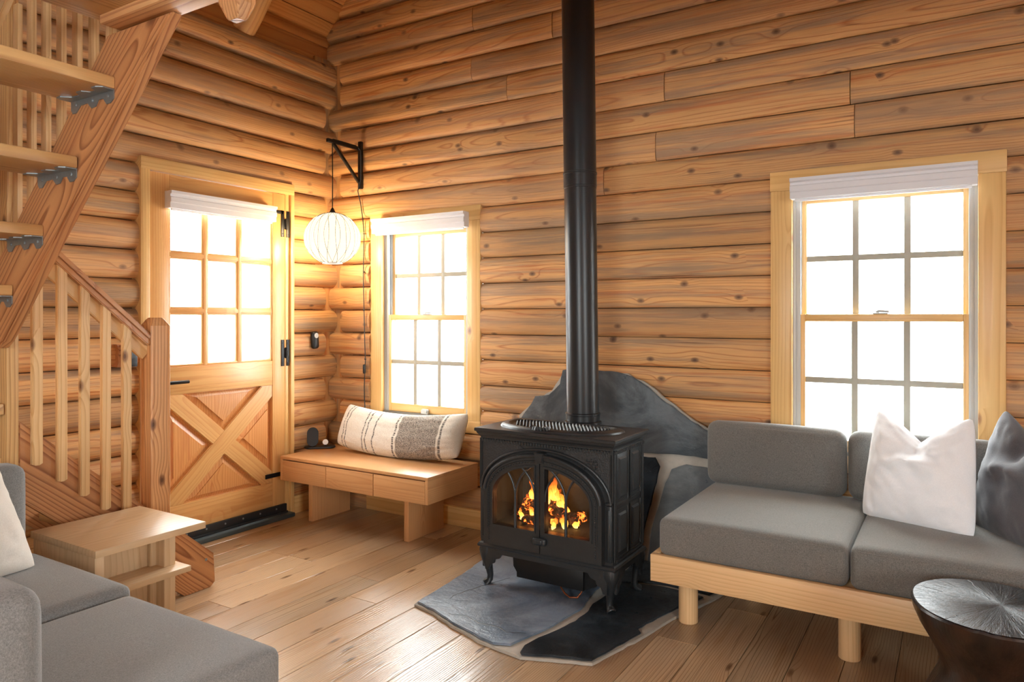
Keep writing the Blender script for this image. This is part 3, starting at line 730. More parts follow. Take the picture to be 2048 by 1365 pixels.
    q = MB(); q.box(.0, .005, -.56, -.40, .262, .288, bev=.001); q.tube([(.009, -.406, .24), (.009, -.406, .31)], .007, 10); q.box(.004, .017, -.40, -.36, .262, .288, bev=.001); q.build('hinge', 'blackmetal', d)
door()

m = MB(); m.box(.31, 2.6, -.006, .03, 0, .112, (1, 0, 0), .003); tag(m.build('baseboard_back', 'fir', loc=(1.4, 0, 0)), kind='structure')
m = MB(); m.box(-.03, .006, -.342, -.05, 0, .112, (0, 1, 0), .003); tag(m.build('baseboard_left', 'fir', loc=(0, -.2, 0)), kind='structure')
#==STAIRS==
def staircase():
    t = thing('staircase', (.35, -2.2, 0), 'open timber staircase turning up past the door, with slatted pine balusters', 'staircase')
    # ---------- lower flight, along the left wall
    sl = -.876; top = lambda y: .873 + sl * (y + 2.205); bot = lambda y: top(y) - .292
    poly = [(-2.205, top(-2.205)), (-1.384, top(-1.384)), (-1.376, .02), (-1.40, .0), (-1.53, .0), (-2.205, bot(-2.205))]
    for x0, x1 in ((.605, .648), (.02, .06)):
        m = MB(); m.prism(poly, 'yz', x0, x1, (0, 1, sl), .004); s = m.build('stringer', 'stair', t)
        if x0 > .1:
            q = MB(); q.lathe([(.007, 0), (.006, .002), (0, .003)], (x1, -1.425, .135), 8, 'x'); q.build('screw', 'zinc', s)
    for i in range(4):
        z = .185 * (i + 1); y = -2.205 + (.873 - z - .10) / .876
        m = MB(); m.box(.06, .605, y - .12, y + .12, z - .036, z, (1, 0, 0), .004); o = m.build('tread', 'tread', t)
        q = MB(); q.box(.585, .605, y - .10, y + .10, z - .075, z - .036, (0, 1, 0), .002); q.build('bracket', 'zinc', o)
    m = MB(); m.box(.0, .64, -3.3, -2.25, .90, .94, (0, 1, 0), .004); m.box(.0, .60, -3.3, -2.25, .76, .90, (0, 1, 0), .004); m.build('landing', 'tread', t)
    for y, r_ in ((-2.15, 1), (-2.062, 1), (-1.977, 1), (-1.893, 1), (-1.807, 1)):
        w = .0185; zt = 1.185 + (-.896) * (y + 1.701) - .052; zb = top(y) - .125
        m = MB(); m.prism([(y - w, zb + .006), (y - w + .012, zb), (y + w - .012, zb), (y + w, zb + .006), (y + w, zt - .017), (y - w, zt + .017)], 'yz', .6485, .669, (0, 0, 1), .003)
        m.build('baluster', 'baluster', t)
    hr = lambda y: 1.175 + (-.896) * (y + 1.701)
    m = MB(); m.beam((.655, -2.2, hr(-2.2) - .02), (.655, -1.71, hr(-1.71) - .02), .058, .032, bev=.011, r=.4); m.beam((.655, -2.2, hr(-2.2) - .041), (.655, -1.71, hr(-1.71) - .041), .042, .024, bev=.004, r=.3)
    m.build('handrail', 'rail', t)
    m = MB(); m.beam((.636, -2.2, hr(-2.2) - .085), (.636, -1.71, hr(-1.71) - .085), .024, .056, bev=.003); m.build('sub_rail', 'baluster', t)
    def post(nm, x0, x1, y0, y1, z0, z1, cap=True):
        cx, cy = (x0 + x1) / 2, (y0 + y1) / 2; hx, hy = (x1 - x0) / 2, (y1 - y0) / 2; V = []
        lv = [(z0, 1), (z1 - .035, 1), (z1 - .008, .62), (z1, .45)] if cap == 'top' else [(z0, .45), (z0 + .008, .6), (z0 + .045, 1), (z1, 1)]
        for z, s_ in lv:
            b = .006 * s_
            for sx, sy in ((-1, -1), (1, -1), (1, 1), (-1, 1)):
                V += [(cx + sx * (hx * s_ - b), cy + sy * hy * s_, z), (cx + sx * hx * s_, cy + sy * (hy * s_ - b), z)] if sx * sy > 0 else [(cx + sx * hx * s_, cy + sy * (hy * s_ - b), z), (cx + sx * (hx * s_ - b), cy + sy * hy * s_, z)]
        F = [tuple(range(8))[::-1], tuple(range(24, 32))]
        for i in range(3):
            for k in range(8): F.append((i * 8 + k, i * 8 + (k + 1) % 8, i * 8 + 8 + (k + 1) % 8, i * 8 + 8 + k))
        q = MB(); q.add(V, F, (0, 0, 1)); return q.build(nm, 'beam', t, angle=20)
    post('newel_post', .600, .690, -1.716, -1.627, 0, 1.254, 'top')
    m = MB(); m.box(.50, .648, -2.245, -2.205, 0, 2.6, (0, 0, 1), .003, .6); m.build('corner_post', 'tread', t)
    # ---------- upper flight, climbing towards the loft
    lo = lambda x: 1.669 + .92 * (x - 1.2); hi = lambda x: lo(x) + .288
    poly = [(.66, 1.145), (.70, 1.17), (1.675, lo(1.675)), (1.70, 2.128), (1.372, 2.128), (.60, hi(.60)), (.60, 1.145)]
    for y0, y1 in ((-2.28, -2.24), (-3.14, -3.10)):
        m = MB(); m.prism(poly, 'xz', y0, y1, (1, 0, .92), .005, r=.35)
        s = m.build('stringer', 'stair', t)
        if y0 > -2.5:
            q = MB(); q.box(1.43, 1.875, -2.335, -2.242, 2.130, 2.20, (1, 0, 0), .004); c = q.build('head_cleat', 'beam', t)
            q = MB()
            for x in (1.47, 1.53):
                q = MB(); q.lathe([(.005, 0), (.005, -.002), (0, -.003)], (x, -2.335, 2.165), 8, 'y'); q.build('screw', 'blackmetal', c)
    for i, x in enumerate((.563, .778, .989, 1.204, 1.418, 1.640)):
        z = (1.13, 1.332, 1.529, 1.734, 1.953, 2.155)[i]
        m = MB(); m.box(x - .252, x, -3.10, -2.281, z, z + (.038 if i < 5 else .042), (0, 1, 0), .005, (.3, .6, .45, .2, .62, .1)[i]); o = m.build('tread', 'tread', t)
        if i == 5: continue
        for y, sg in ((-2.281, -1), (-3.099, 1)):
            q = MB(); L = .245; xa = x - L - .004
            # angle bracket with notched edges: one leg under the tread, one on the stringer
            prof = [(0, 0), (L, 0), (L, -.028), (L - .018, -.040), (L - .040, -.040), (L - .058, -.020), (L - .085, -.020), (L - .1, -.038), (L - .125, -.04), (L - .148, -.02), (L - .19, -.022), (L - .215, -.042), (L - .235, -.042), (0, -.03)]
            q.prism([(xa + p, z + d) for p, d in prof], 'xz', y + sg * .003, y, (1, 0, 0), 0)
            q.prism([(xa + p, y + sg * (.003 - d * 1.15)) for p, d in prof], 'xy', z - .003, z, (1, 0, 0), 0)
            for p in (.03, .125, .215): q.lathe([(.006, 0), (.005, sg * .003), (0, sg * .004)], (xa + p, y + sg * .003, z - .016), 8, 'y')
            q.build('bracket', 'zinc', o)
    for i in range(12):
        x = .595 + i * .1015; w = .0185
        if x > 1.75: break
        m = MB(); zb = max(hi(x) - .125, 1.0); m.box(x - w, x + w, -2.24, -2.221, zb, hi(x) + .9, (0, 0, 1), .004); m.build('baluster', 'baluster', t)
    up = lambda x: 2.30 + .92 * (x - .53)
    m = MB(); m.beam((.50, -2.265, up(.50) + .04), (1.7, -2.265, up(1.7) + .04), .06, .045, bev=.01, r=.4); m.build('handrail', 'rail', t)
    m = MB(); m.beam((.52, -2.252, up(.52) - .005), (1.7, -2.252, up(1.7) - .005), .024, .055, bev=.003); s = m.build('sub_rail', 'baluster', t)
    q = MB()
    for x in (.545, .575):
        q = MB(); q.lathe([(.005, 0), (.005, -.002), (0, -.003)], (x, -2.264, up(x) - .008), 8, 'y'); q.build('screw', 'zinc', s)
    post('loft_newel', 1.868, 1.956, -2.252, -2.19, 2.075, 3.1, 'drop')
    m = MB(); m.box(1.42, 1.868, -2.236, -2.19, 2.19, 2.40, (1, 0, 0), .004); m.build('loft_rim', 'beam', t)
staircase()
#==FURNITURE==
def rough_poly(pts, step=.035, amp=.006, seed=0):
    out = []; n = len(pts)
    for i in range(n):
        a, b = Vector(pts[i]), Vector(pts[(i + 1) % n]); L = (b - a).length; k = max(1, int(L / step)); d = (b - a).normalized(); nn = Vector((-d.y, d.x))
        for j in range(k):
            p = a + (b - a) * j / k
            if j: p = p + nn * amp * (mnoise.noise((p.x * 23 + seed, p.y * 23, 1)) + .6 * mnoise.noise((p.x * 60 + seed, p.y * 60, 2)))
            out.append((p.x, p.y))
    return out

def slates():
    t = thing('slate_backsplash', (2.1, -.02, 0), 'jagged grey slate slabs mortared on the log wall behind the stove', 'wall stone')
    m = MB(); m.prism(rough_poly([(1.50, .004), (1.49, .70), (1.56, .76), (1.70, .85), (1.77, .955), (2.15, .962), (2.27, .905), (2.43, .79), (2.60, .69), (2.72, .55), (2.76, .004)], amp=.008), 'xz', -.022, -.007, bev=0)
    m.build('mortar', 'mortar', t)
    for i, (pts, mt) in enumerate([
        ([(1.50, .556), (1.505, .68), (1.549, .738), (1.600, .815), (1.687, .828), (1.755, .890), (1.772, .966), (1.86, .99), (1.974, .974), (2.10, .968), (2.175, .950), (2.262, .900), (2.352, .830), (2.424, .786), (2.55, .707), (2.60, .69), (2.62, .566), (2.42, .572), (2.24, .563)], 'slate'),
        ([(1.50, .006), (1.50, .545), (2.0, .548), (2.30, .545), (2.325, .50), (2.285, .34), (2.24, .17), (2.22, .006)], 'slate_dark'),
        ([(2.258, .006), (2.28, .18), (2.34, .38), (2.385, .495), (2.46, .528), (2.64, .520), (2.72, .47), (2.75, .006)], 'slate_grey')]):
        m = MB(); m.prism(rough_poly(pts, seed=i * 9), 'xz', -.036, -.0225, bev=.004); m.build('slab', mt, t, angle=20)
    t = thing('slate_hearth', (2.1, -.65, 0), 'dark cracked slate slabs with a pale mortar joint, set into the floor under the stove', 'hearth')
    m = MB(); m.prism(rough_poly([(1.53, -.045), (1.55, -.32), (1.54, -.5), (1.56, -.67), (1.582, -.89), (1.597, -1.078), (1.717, -1.107), (1.858, -1.170), (1.956, -1.197), (2.03, -1.226), (2.13, -1.240), (2.237, -1.253), (2.484, -1.157), (2.562, -.84), (2.60, -.63), (2.69, -.33), (2.75, -.045)], amp=.005), 'xy', 0.0005, .012, bev=.002)
    m.build('mortar', 'mortar', t)
    for i, (pts, mt) in enumerate([
        ([(1.545, -.05), (1.556, -.32), (1.545, -.49), (1.572, -.665), (1.592, -.889), (1.606, -1.070), (1.715, -1.098), (1.857, -1.160), (1.954, -1.186), (2.03, -1.214), (2.10, -1.226), (2.165, -1.200), (2.190, -1.096), (2.222, -.964), (2.231, -.866), (2.245, -.767), (2.224, -.653), (2.205, -.542), (2.205, -.42), (2.16, -.05)], 'slate_daylit'),
        ([(2.238, -1.245), (2.226, -1.232), (2.212, -1.178), (2.224, -1.097), (2.256, -.991), (2.278, -.888), (2.279, -.767), (2.262, -.689), (2.272, -.562), (2.24, -.47), (2.275, -.40), (2.343, -.362), (2.46, -.338), (2.645, -.36), (2.560, -.635), (2.520, -.815), (2.545, -.845), (2.478, -1.148)], 'slate_dark'),
        ([(2.2, -.05), (2.245, -.41), (2.33, -.335), (2.46, -.305), (2.66, -.32), (2.72, -.05)], 'slate_dark')]):
        m = MB(); m.prism(rough_poly(pts, seed=40 + i * 9), 'xy', .0125, .022, bev=.003); s_ = m.build('slab', mt, t, angle=20)
        if i == 0:  # two split lines in the left slab
            for P in ([(1.80, -.62), (1.755, -.74), (1.72, -.86), (1.70, -.93), (1.715, -.99)], [(1.80, -1.10), (1.88, -1.085), (1.96, -1.11), (2.04, -1.10), (2.10, -1.125), (2.18, -1.085)]):
                q = MB(); P = [Vector((x, y, .0222)) for x, y in P]; P2 = []
                for a_, b_ in zip(P, P[1:]):
                    for k in range(6): v = a_.lerp(b_, k / 6); P2.append(v + Vector((mnoise.noise((v.x * 30, v.y * 30, 0)), mnoise.noise((v.x * 30, v.y * 30, 9)), 0)) * .006)
                q.tube(P2, [(.0005 + .0022 * math.sin(PI * (k + .5) / len(P2)), .0007) for k in range(len(P2))], 6); q.build('crack', 'black', s_)
slates()

# ---------------------------------------------------------------- stove
def stove():
    XC = 2.055; t = thing('wood_stove', (XC, -.60, .022), 'black cast iron stove with arched glass doors and a burning fire, on slate slabs', 'stove')
    ZF = .022
    def lp_rect(m, lv, x0, x1, y0, y1, r=.5):
        V = []; F = []
        for z, o in lv:
            V += [(x0 - o, y0 - o, z), (x1 + o, y0 - o, z), (x1 + o, y1 + o, z), (x0 - o, y1 + o, z)]
        for i in range(len(lv) - 1):
            for k in range(4): F.append((i * 4 + k, i * 4 + (k + 1) % 4, i * 4 + 4 + (k + 1) % 4, i * 4 + 4 + k))
        F.append((0, 1, 2, 3)); F.append(tuple(len(lv) * 4 - 4 + k for k in range(4))); m.add(V, F)
    bx0, bx1, by0, by1, bz0, bz1 = 1.727, 2.387, -.752, -.425, .222, .702
    # front plate with arched opening
    def arch(hw, zb, zs, H, nb=12, ns=6, ne=40):
        P = [(XC - hw + 2 * hw * i / nb, zb) for i in range(nb)] + [(XC + hw, zb + (zs - zb) * i / ns) for i in range(ns)]
        P += [(XC + hw * math.cos(PI * i / ne), zs + H * math.sin(PI * i / ne)) for i in range(ne)]
        P += [(XC - hw, zs - (zs - zb) * i / ns) for i in range(ns)]; return P
    def rect(hw, zb, zs, zt, nb=12, ns=6, ne=40):
        P = [(XC - hw + 2 * hw * i / nb, zb) for i in range(nb)] + [(XC + hw, zb + (zs - zb) * i / ns) for i in range(ns)]
        a = zt - zs; tot = 2 * a + 2 * hw
        for i in range(ne):
            d = tot * i / ne
            P.append((XC + hw, zs + d) if d < a else ((XC + hw - (d - a), zt) if d < a + 2 * hw else (XC - hw, zt - (d - a - 2 * hw))))
        P += [(XC - hw, zs - (zs - zb) * i / ns) for i in range(ns)]; return P
    m = MB(); m.loops(rect(.330, bz0, .47, bz1), arch(.27, .28, .462, .155), by0, by0 + .015)
    m.box(bx0, bx0 + .012, by0 + .015, by1, bz0, bz1, bev=.002); m.box(bx1 - .012, bx1, by0 + .015, by1, bz0, bz1, bev=.002); m.box(bx0, bx1, by1 - .012, by1, bz0, bz1, bev=.002)
    m.box(bx0, bx1, by0 + .015, by1, bz0, bz0 + .012, bev=0); m.box(bx0, bx1, by0 + .015, by1, bz1 - .012, bz1, bev=0)
    body = m.build('body', 'iron', t)
    for s in (-1, 1):  # pebbled spandrel plates with raised borders
        m = MB(); A = []; Bq = []; n = 22
        for i in range(n + 1):
            th = PI / 2 * (.10 + .72 * i / n); px, pz = .318 * math.cos(th), .474 + .195 * math.sin(th)
            A.append((XC + s * px, pz))
            d = i / n; cx, cz = .318, .690
            Bq.append((XC + s * (cx if d < .5 else cx - (d - .5) * 2 * (cx - .13)), .50 + (cz - .50) * min(1, d * 2)))
        m.loops(A, Bq, by0 - .004, by0, closed=False); m.build('spandrel', 'iron_rough', body)
    m = MB()
    for s in (-1, 1):
        m.tube([(XC + s * .322, by0 - .004, .482), (XC + s * .322, by0 - .004, .693), (XC + s * .10, by0 - .004, .693)], .0035, 6)
        m.tube([(XC + s * .330, by0 - .003, .485), (XC + s * .330, by0 - .003, .700)], .0045, 6)
        m.box(XC + s * .300, XC + s * .330, by0 - .012, by0, .472, .484, bev=.003)
        m.box(XC + s * .303, XC + s * .328, by0 - .009, by0, .235, .470, bev=.003); m.box(XC + s * .309, XC + s * .322, by0 - .013, by0 - .008, .25, .455, bev=.003)
    m.tube([(XC + .322 * math.cos(PI * i / 48), by0 - .006, .474 + .198 * math.sin(PI * i / 48)) for i in range(49)], .007, 8)
    m.build('moulding', 'iron', body)
    # crest and maker's name cast on the right spandrel
    cu = bpy.data.curves.new('maker_name', 'FONT'); cu.body = 'J\u00d8TUL'; cu.size = .0215; cu.extrude = .0022; cu.align_x = 'CENTER'; cu.space_character = 1.12; cu.offset = .0004
    to = bpy.data.objects.new('tmp_text', cu); COL.objects.link(to); bpy.context.view_layer.update()
    me = bpy.data.meshes.new_from_object(to.evaluated_get(bpy.context.evaluated_depsgraph_get())); bpy.data.objects.remove(to)
    m = MB(); rx = Matrix.Rotation(PI / 2, 4, 'X'); o = Vector((XC + .232, by0 - .006, .612))
    V = [o + rx @ v.co for v in me.vertices]; F = [list(p.vertices) for p in me.polygons]; m.add(V, F)
    for k, q in enumerate((-.021, 0, .021)):  # three-part crown
        c = o + Vector((q, 0, .027)); m.tube([c + Vector((.009 * math.cos(a), 0, .007 * math.sin(a))) for a in [PI * i / 6 - PI for i in range(7)]], .0022, 6)
        m.lathe([(.004, -.003), (.004, 0)], c + Vector((0, 0, .012 + (.004 if k == 1 else 0))), 8, 'y')
        m.tube([c + Vector((-.005, 0, .008)), c + Vector((.005, 0, .008))], .0018, 6)
    for q in (-.0105, .0105): m.lathe([(.0035, -.003), (.0035, 0)], o + Vector((q, 0, .034)), 8, 'y')
    m.build('maker_badge', 'iron', body, smooth=False)
    # side walls with raised panels
    for x, s in ((bx1, 1), (bx0, -1)):
        m = MB(); yw = by1 - by0
        for i in range(2):
            for (za, zb) in ((.240, .452), (.468, .688)):
                ya = by0 + .028 + i * (yw - .04) / 2; yb = ya + (yw - .075) / 2
                a, b, c = .0, .012, .026
                V = []
                for dx, e in ((.004, 0), (.004, .006), (-.007, .010), (-.007, .016), (.007, .032)):
                    V += [(x + s * dx, ya + e, za + e), (x + s * dx, yb - e, za + e), (x + s * dx, yb - e, zb - e), (x + s * dx, ya + e, zb - e)]
                F = []
                for q in range(4):
                    for k in range(4): F.append((q * 4 + k, q * 4 + (k + 1) % 4, q * 4 + 4 + (k + 1) % 4, q * 4 + 4 + k))
                F.append((16, 17, 18, 19)); m.add(V, F)
        m.box(min(x, x + s * .006), max(x, x + s * .006), by0 + .002, by0 + .022, .235, .695, bev=.002); m.box(min(x, x + s * .006), max(x, x + s * .006), by1 - .022, by1, .235, .695, bev=.002)
        m.box(min(x, x + s * .006), max(x, x + s * .006), by0 + .022, by1 - .02, .226, .238, bev=.002); m.box(min(x, x + s * .006), max(x, x + s * .006), by0 + .022, by1 - .02, .690, .700, bev=.002)
        m.build('side_panel', 'iron', t, smooth=False)
    # hob: moulded top plate
    m = MB(); lp_rect(m, [(.7005, -.022), (.705, -.022), (.713, -.018), (.722, -.010), (.731, -.006), (.733, -.001), (.736, 0), (.745, 0), (.748, -.003)], 1.707, 2.409, -.782, -.402)
    m.build('hob', 'iron', t, smooth=False)
    m = MB()
    for i in range(46): x = bx0 + .008 + i * (bx1 - bx0 - .016) / 45; m.box(x - .0045, x + .0045, by0 - .007, by0 + .002, .684, .699, bev=.0015, seg=1)
    for x, s in ((bx1, 1), (bx0, -1)):
        for i in range(23): y = by0 + .008 + i * (by1 - by0 - .016) / 22; m.box(x + s * .002, x + s * .011, y - .0045, y + .0045, .684, .699, bev=.0015, seg=1)
    m.build('dentil_band', 'iron', t)
    # trivet lid on the hob
    m = MB(); n = 40
    def ol(s): return [(XC + .305 * s * math.copysign(abs(math.cos(a)) ** .8, math.cos(a)), -.565 + (.195 if math.sin(a) < 0 else .055) * s * math.copysign(abs(math.sin(a)) ** .85, math.sin(a))) for a in [2 * PI * i / n for i in range(n)]]
    V = []; F = []; lv = [(1.0, .7485), (.985, .756), (.94, .762), (.87, .764), (.84, .758), (.82, .754)]
    for s, z in lv: V += [(x, y, z) for x, y in ol(s)]
    for i in range(len(lv) - 1):
        for k in range(n): F.append((i * n + k, i * n + (k + 1) % n, (i + 1) * n + (k + 1) % n, (i + 1) * n + k))
    F.append(tuple(range(n))); F.append(tuple((len(lv) - 1) * n + k for k in range(n))); m.add(V, F)
    lid = m.build('trivet', 'iron', t)
    m = MB(); g = .0175
    for i in range(-16, 17):
        for j in range(-9, 12):
            x = XC + (i + (j % 2) * .5) * g; y = -.565 + j * g * .86
            if ((x - XC) / .245) ** 2 + ((y + .565) / (.15 if y < -.565 else .036)) ** 2 > 1: continue
            h = g * .46; m.add([(x - h, y, .754), (x, y - h, .754), (x + h, y, .754), (x, y + h, .754), (x, y, .7665)], [(0, 1, 4), (1, 2, 4), (2, 3, 4), (3, 0, 4)])
    m.build('stud_grid', 'iron', lid, smooth=False)
    m = MB()
    for i in range(9):
        a = PI * (.08 + .84 * i / 8) + PI; m.tube([(XC - .02, -.735, .764), (XC - .02 + .042 * math.cos(a), -.735 + .030 * math.sin(a), .770), (XC - .02 + .046 * math.cos(a), -.735 + .033 * math.sin(a), .758)], [.004, .0065, .005], 6)
    m.build('lift_handle', 'iron', lid)
    # base moulding, apron, legs
    m = MB(); lp_rect(m, [(.196, .004), (.200, .012), (.208, .014), (.216, .010), (.222, .002)], bx0, bx1, by0, by1); m.build('base_moulding', 'iron', t, smooth=False)
    m = MB()
    ap = lambda a0, a1: [(a0, .20), (a0, .098), (a0 + .020, .100), (a0 + .030, .125), (a0 + .048, .132), (a0 + .054, .150), (a0 + .078, .158), (a0 + .090, .176), (a1 - .090, .176), (a1 - .078, .158), (a1 - .054, .150), (a1 - .048, .132), (a1 - .030, .125), (a1 - .020, .100), (a1, .098), (a1, .20)]
    m.prism(ap(bx0 + .025, bx1 - .025), 'xz', by0 - .008, by0 + .006, bev=.002); m.prism(ap(bx0 + .025, bx1 - .025), 'xz', by1 - .006, by1 + .006, bev=.002)
    m.prism(ap(by0 + .02, by1 - .02), 'yz', bx1 - .006, bx1 + .008, bev=.002); m.prism(ap(by0 + .02, by1 - .02), 'yz', bx0 - .008, bx0 + .006, bev=.002)
    m.build('apron', 'iron', t)
    for sx, sy in ((-1, -1), (1, -1), (-1, 1), (1, 1)):
        cx = bx0 + .028 if sx < 0 else bx1 - .028; cy = by0 + .028 if sy < 0 else by1 - .022; d = Vector((sx, sy, 0)) * .7071
        path = [(.198, .008, .034), (.178, .014, .033), (.155, .015, .027), (.125, .010, .021), (.095, .003, .0165), (.062, -.003, .0135), (.042, -.001, .0135), (.030, .010, .017), (.024, .020, .019), (ZF + .0005, .022, .017)]
        m = MB(); m.tube([Vector((cx, cy, z)) + d * o for z, o, r in path], [r for z, o, r in path], 14, sq=.75, grain=(0, 0, 1)); [setattr(v, 'z', max(v.z, .0226)) for v in m.v]; m.build('leg', 'iron', t)
    m = MB(); m.box(1.90, 2.235, -.725, -.50, .078, .175, bev=.003); m.prism([(2.235, .175), (2.235, .08), (2.29, .105), (2.30, .175)], 'xz', -.71, -.705, bev=0); m.prism([(1.90, .175), (1.90, .085), (1.875, .12), (1.87, .195)], 'xz', -.71, -.705, bev=0)
    m.build('burner_tray', 'blackmetal', t)
    # doors
    def half(s, si, so, zb, zs, H, nb=8, ns=8, ne=20, nd=10):
        P = [(si + (so - si) * i / nb, zb) for i in range(nb)] + [(so, zb + (zs - zb) * i / ns) for i in range(ns)]
        te = math.acos(si / so); P += [(so * math.cos(te * i / ne), zs + H * math.sin(te * i / ne)) for i in range(ne)]
        ze = zs + H * math.sin(te); P += [(si, ze + (zb - ze) * i / nd) for i in range(nd)]
        return [(XC + s * x, z) for x, z in P]
    yd = -.785
    for s in (-1, 1):
        m = MB(); m.loops(half(s, .0022, .294, .226, .470, .184), half(s, .026, .242, .322, .462, .138), yd, by0 - .001)
        m.loops(half(s, .020, .252, .312, .464, .146), half(s, .026, .242, .322, .462, .138), yd - .006, yd + .004)
        d = m.build('door', 'iron', t, angle=25)
        m = MB(); m.tube([(XC + s * .288 * math.cos(a), yd - .001, .468 + .182 * math.sin(a)) for a in [PI / 2 * (.03 + .94 * i / 24) for i in range(25)]], .0085, 8)
        m.tube([(XC + s * .272, yd, .30), (XC + s * .272, yd, .462)] + [(XC + s * .272 * math.cos(a), yd, .462 + .165 * math.sin(a)) for a in [PI / 2 * (.05 + .9 * i / 20) for i in range(21)]], .0045, 6)
        nbd = 44
        for i in range(nbd):
            a = i / nbd; L = .2
            p = (XC + s * .265, yd - .002, .25 + .215 * a * 2.2) if a < .4545 else None
            if p is None: q = (a - .4545) / .5455 * PI / 2 * .93; p = (XC + s * .265 * math.cos(q), yd - .002, .465 + .158 * math.sin(q))
            m.lathe([(.0, -.0035), (.003, -.0025), (.0038, 0)], p, 6, 'y')
        m.build('beading', 'iron', d)
        m = MB(); r = .17; sp = .455; x1 = .126; lim = lambda x, z: (x / .248) ** 2 + (max(0, z - .462) / .144) ** 2 < 1 and x > .018
        m.tube([(XC + s * x1, yd + .004, .322), (XC + s * x1, yd + .004, sp + .005)], [.0075, .0065], 8)
        for cx, a0, dr in ((-.044, 0, 1), (x1 + r, PI, -1), (.024 + r, PI, -1)):
            pts = []
            for i in range(30):
                a = a0 + dr * i * PI * .62 / 29; x, z = cx + r * math.cos(a), sp + r * math.sin(a)
                if not lim(x, z):
                    if pts: break
                    continue
                pts.append((XC + s * x, yd + .004, z))
            if len(pts) > 2: m.tube(pts, .0052, 8)
        m.build('tracery', 'iron', d)
        m = MB(); P = half(s, .022, .248, .316, .462, .142); m.prism(P, 'xz', yd + .012, yd + .016, bev=0); m.build('fire_glass', 'fireglass', d)
    m = MB(); m.box(XC - .020, XC + .020, yd - .006, by0, .618, .664, bev=.004); m.prism([(XC - .024, .664), (XC + .024, .664), (XC + .017, .622), (XC - .017, .622)], 'xz', yd - .013, yd - .005, bev=.003); m.build('keystone', 'iron', t)
    m = MB(); m.rbox((XC + .004, yd - .009, .282), (.066, .022, .034), .0105, n=8); m.rbox((XC + .004, yd - .018, .282), (.038, .012, .022), .0058, n=8); m.build('latch', 'iron', t)
    m = MB(); m.box(XC - .29, XC - .278, -.74, -.45, .30, .66, bev=0); m.box(XC + .278, XC + .29, -.74, -.45, .30, .66, bev=0); m.box(XC - .29, XC + .29, -.462, -.45, .30, .66, bev=0); m.box(XC - .29, XC + .29, -.735, -.45, .296, .306, bev=0); m.box(XC - .29, XC + .29, -.735, -.45, .66, .668, bev=0)
    m.build('firebox', 'firebrick', t)
    q = MB()
    random.seed(3)
    for p, e, r in (((1.80, -.56, .335), (2.16, -.60, .345), .030), ((1.86, -.63, .33), (2.02, -.52, .345), .028), ((1.99, -.66, .325), (2.17, -.55, .35), .026), ((1.87, -.61, .385), (2.05, -.555, .395), .027), ((1.95, -.60, .37), (2.10, -.645, .375), .024), ((1.90, -.665, .325), (1.98, -.655, .33), .021)):
        q = MB(); p, e = Vector(p), Vector(e); n = 9
        q.tube([p + (e - p) * i / (n - 1) + Vector(mnoise.noise_vector((i * .7, p.x * 9, 0))) * .005 for i in range(n)], [r * (1 + .14 * mnoise.noise((i * .9, e.x * 7, 3))) * (.8 if i in (0, n - 1) else 1) for i in range(n)], 14, grain=e - p); q.build('fire_log', 'ember', t)
    for x, y, z, h, w in ((1.875, -.585, .345, .10, .018), (1.915, -.60, .40, .115, .022), (1.945, -.575, .40, .15, .026), (1.985, -.59, .40, .105, .024), (2.015, -.57, .39, .145, .030), (2.05, -.58, .385, .10, .024), (2.085, -.60, .36, .075, .018), (1.89, -.66, .335, .06, .012), (2.02, -.68, .33, .055, .014), (2.07, -.68, .325, .05, .02), (2.11, -.66, .325, .065, .018), (2.15, -.62, .325, .05, .014), (1.95, -.665, .35, .06, .012)):
        q = MB(); n = 14; sd = x * 50
        pts = [(x + .016 * mnoise.noise((i * .33, sd, 0)) * i / 5 , y + .012 * mnoise.noise((i * .3, sd, 5)), z - .012 + h * i / (n - 1)) for i in range(n)]
        q.tube(pts, [(w * (1.15 - .2 * i / n) * math.sin(PI * min(1, (i + 2.2) / (n + 1.6))) ** .9 * (1 - i / (n - .6)) ** .35, w * .55 * (1 - i / (n - .6)) ** .5) for i in range(n)], 10, gc01=True); q.build('flame', 'flame', t)
    m = MB(); m.tube([(2.10, -.66, .10), (2.11, -.69, .06), (2.135, -.70, .042), (2.165, -.71, .034), (2.195, -.70, .036), (2.205, -.68, .055), (2.205, -.665, .09)], .0045, 8); m.tube([(2.10, -.66, .10), (2.105, -.675, .075)], .008, 8); m.build('gas_tube', 'copper', t)
    l = bpy.data.lights.new('fire_glow', 'POINT'); l.energy = .4; l.color = (1, .5, .2); l.shadow_soft_size = .05; o = bpy.data.objects.new('fire_glow', l); COL.objects.link(o); o.location = (1.98, -.62, .47)
    # pipe
    p = thing('stove_pipe', (2.08, -.41, .765), 'tall straight matt black stovepipe rising from the stove', 'stovepipe')
    ax = lambda z: (2.08 - .0135 * (z - .765), -.41, z); R = .0765
    def seg(nm, lv):
        m = MB(); V = []; F = []; n = 40
        for z, r in lv:
            c = Vector(ax(z)); V += [c + Vector((r * math.cos(2 * PI * k / n), r * math.sin(2 * PI * k / n), 0)) for k in range(n)]
        for i in range(len(lv) - 1):
            for k in range(n): F.append((i * n + k, i * n + (k + 1) % n, (i + 1) * n + (k + 1) % n, (i + 1) * n + k))
        F.append(tuple(range(n))); F.append(tuple((len(lv) - 1) * n + k for k in range(n))); m.add(V, F, (0, 0, 1)); return m.build(nm, 'pipe', p)
    seg('collar', [(.7495, R + .012), (.760, R + .012), (.764, R + .004), (.790, R + .004), (.793, R + .007), (.800, R + .007), (.803, R + .001)])
    seg('lower_section', [(.80, R), (1.868, R), (1.870, R + .0018), (1.878, R + .0018), (1.880, R)])
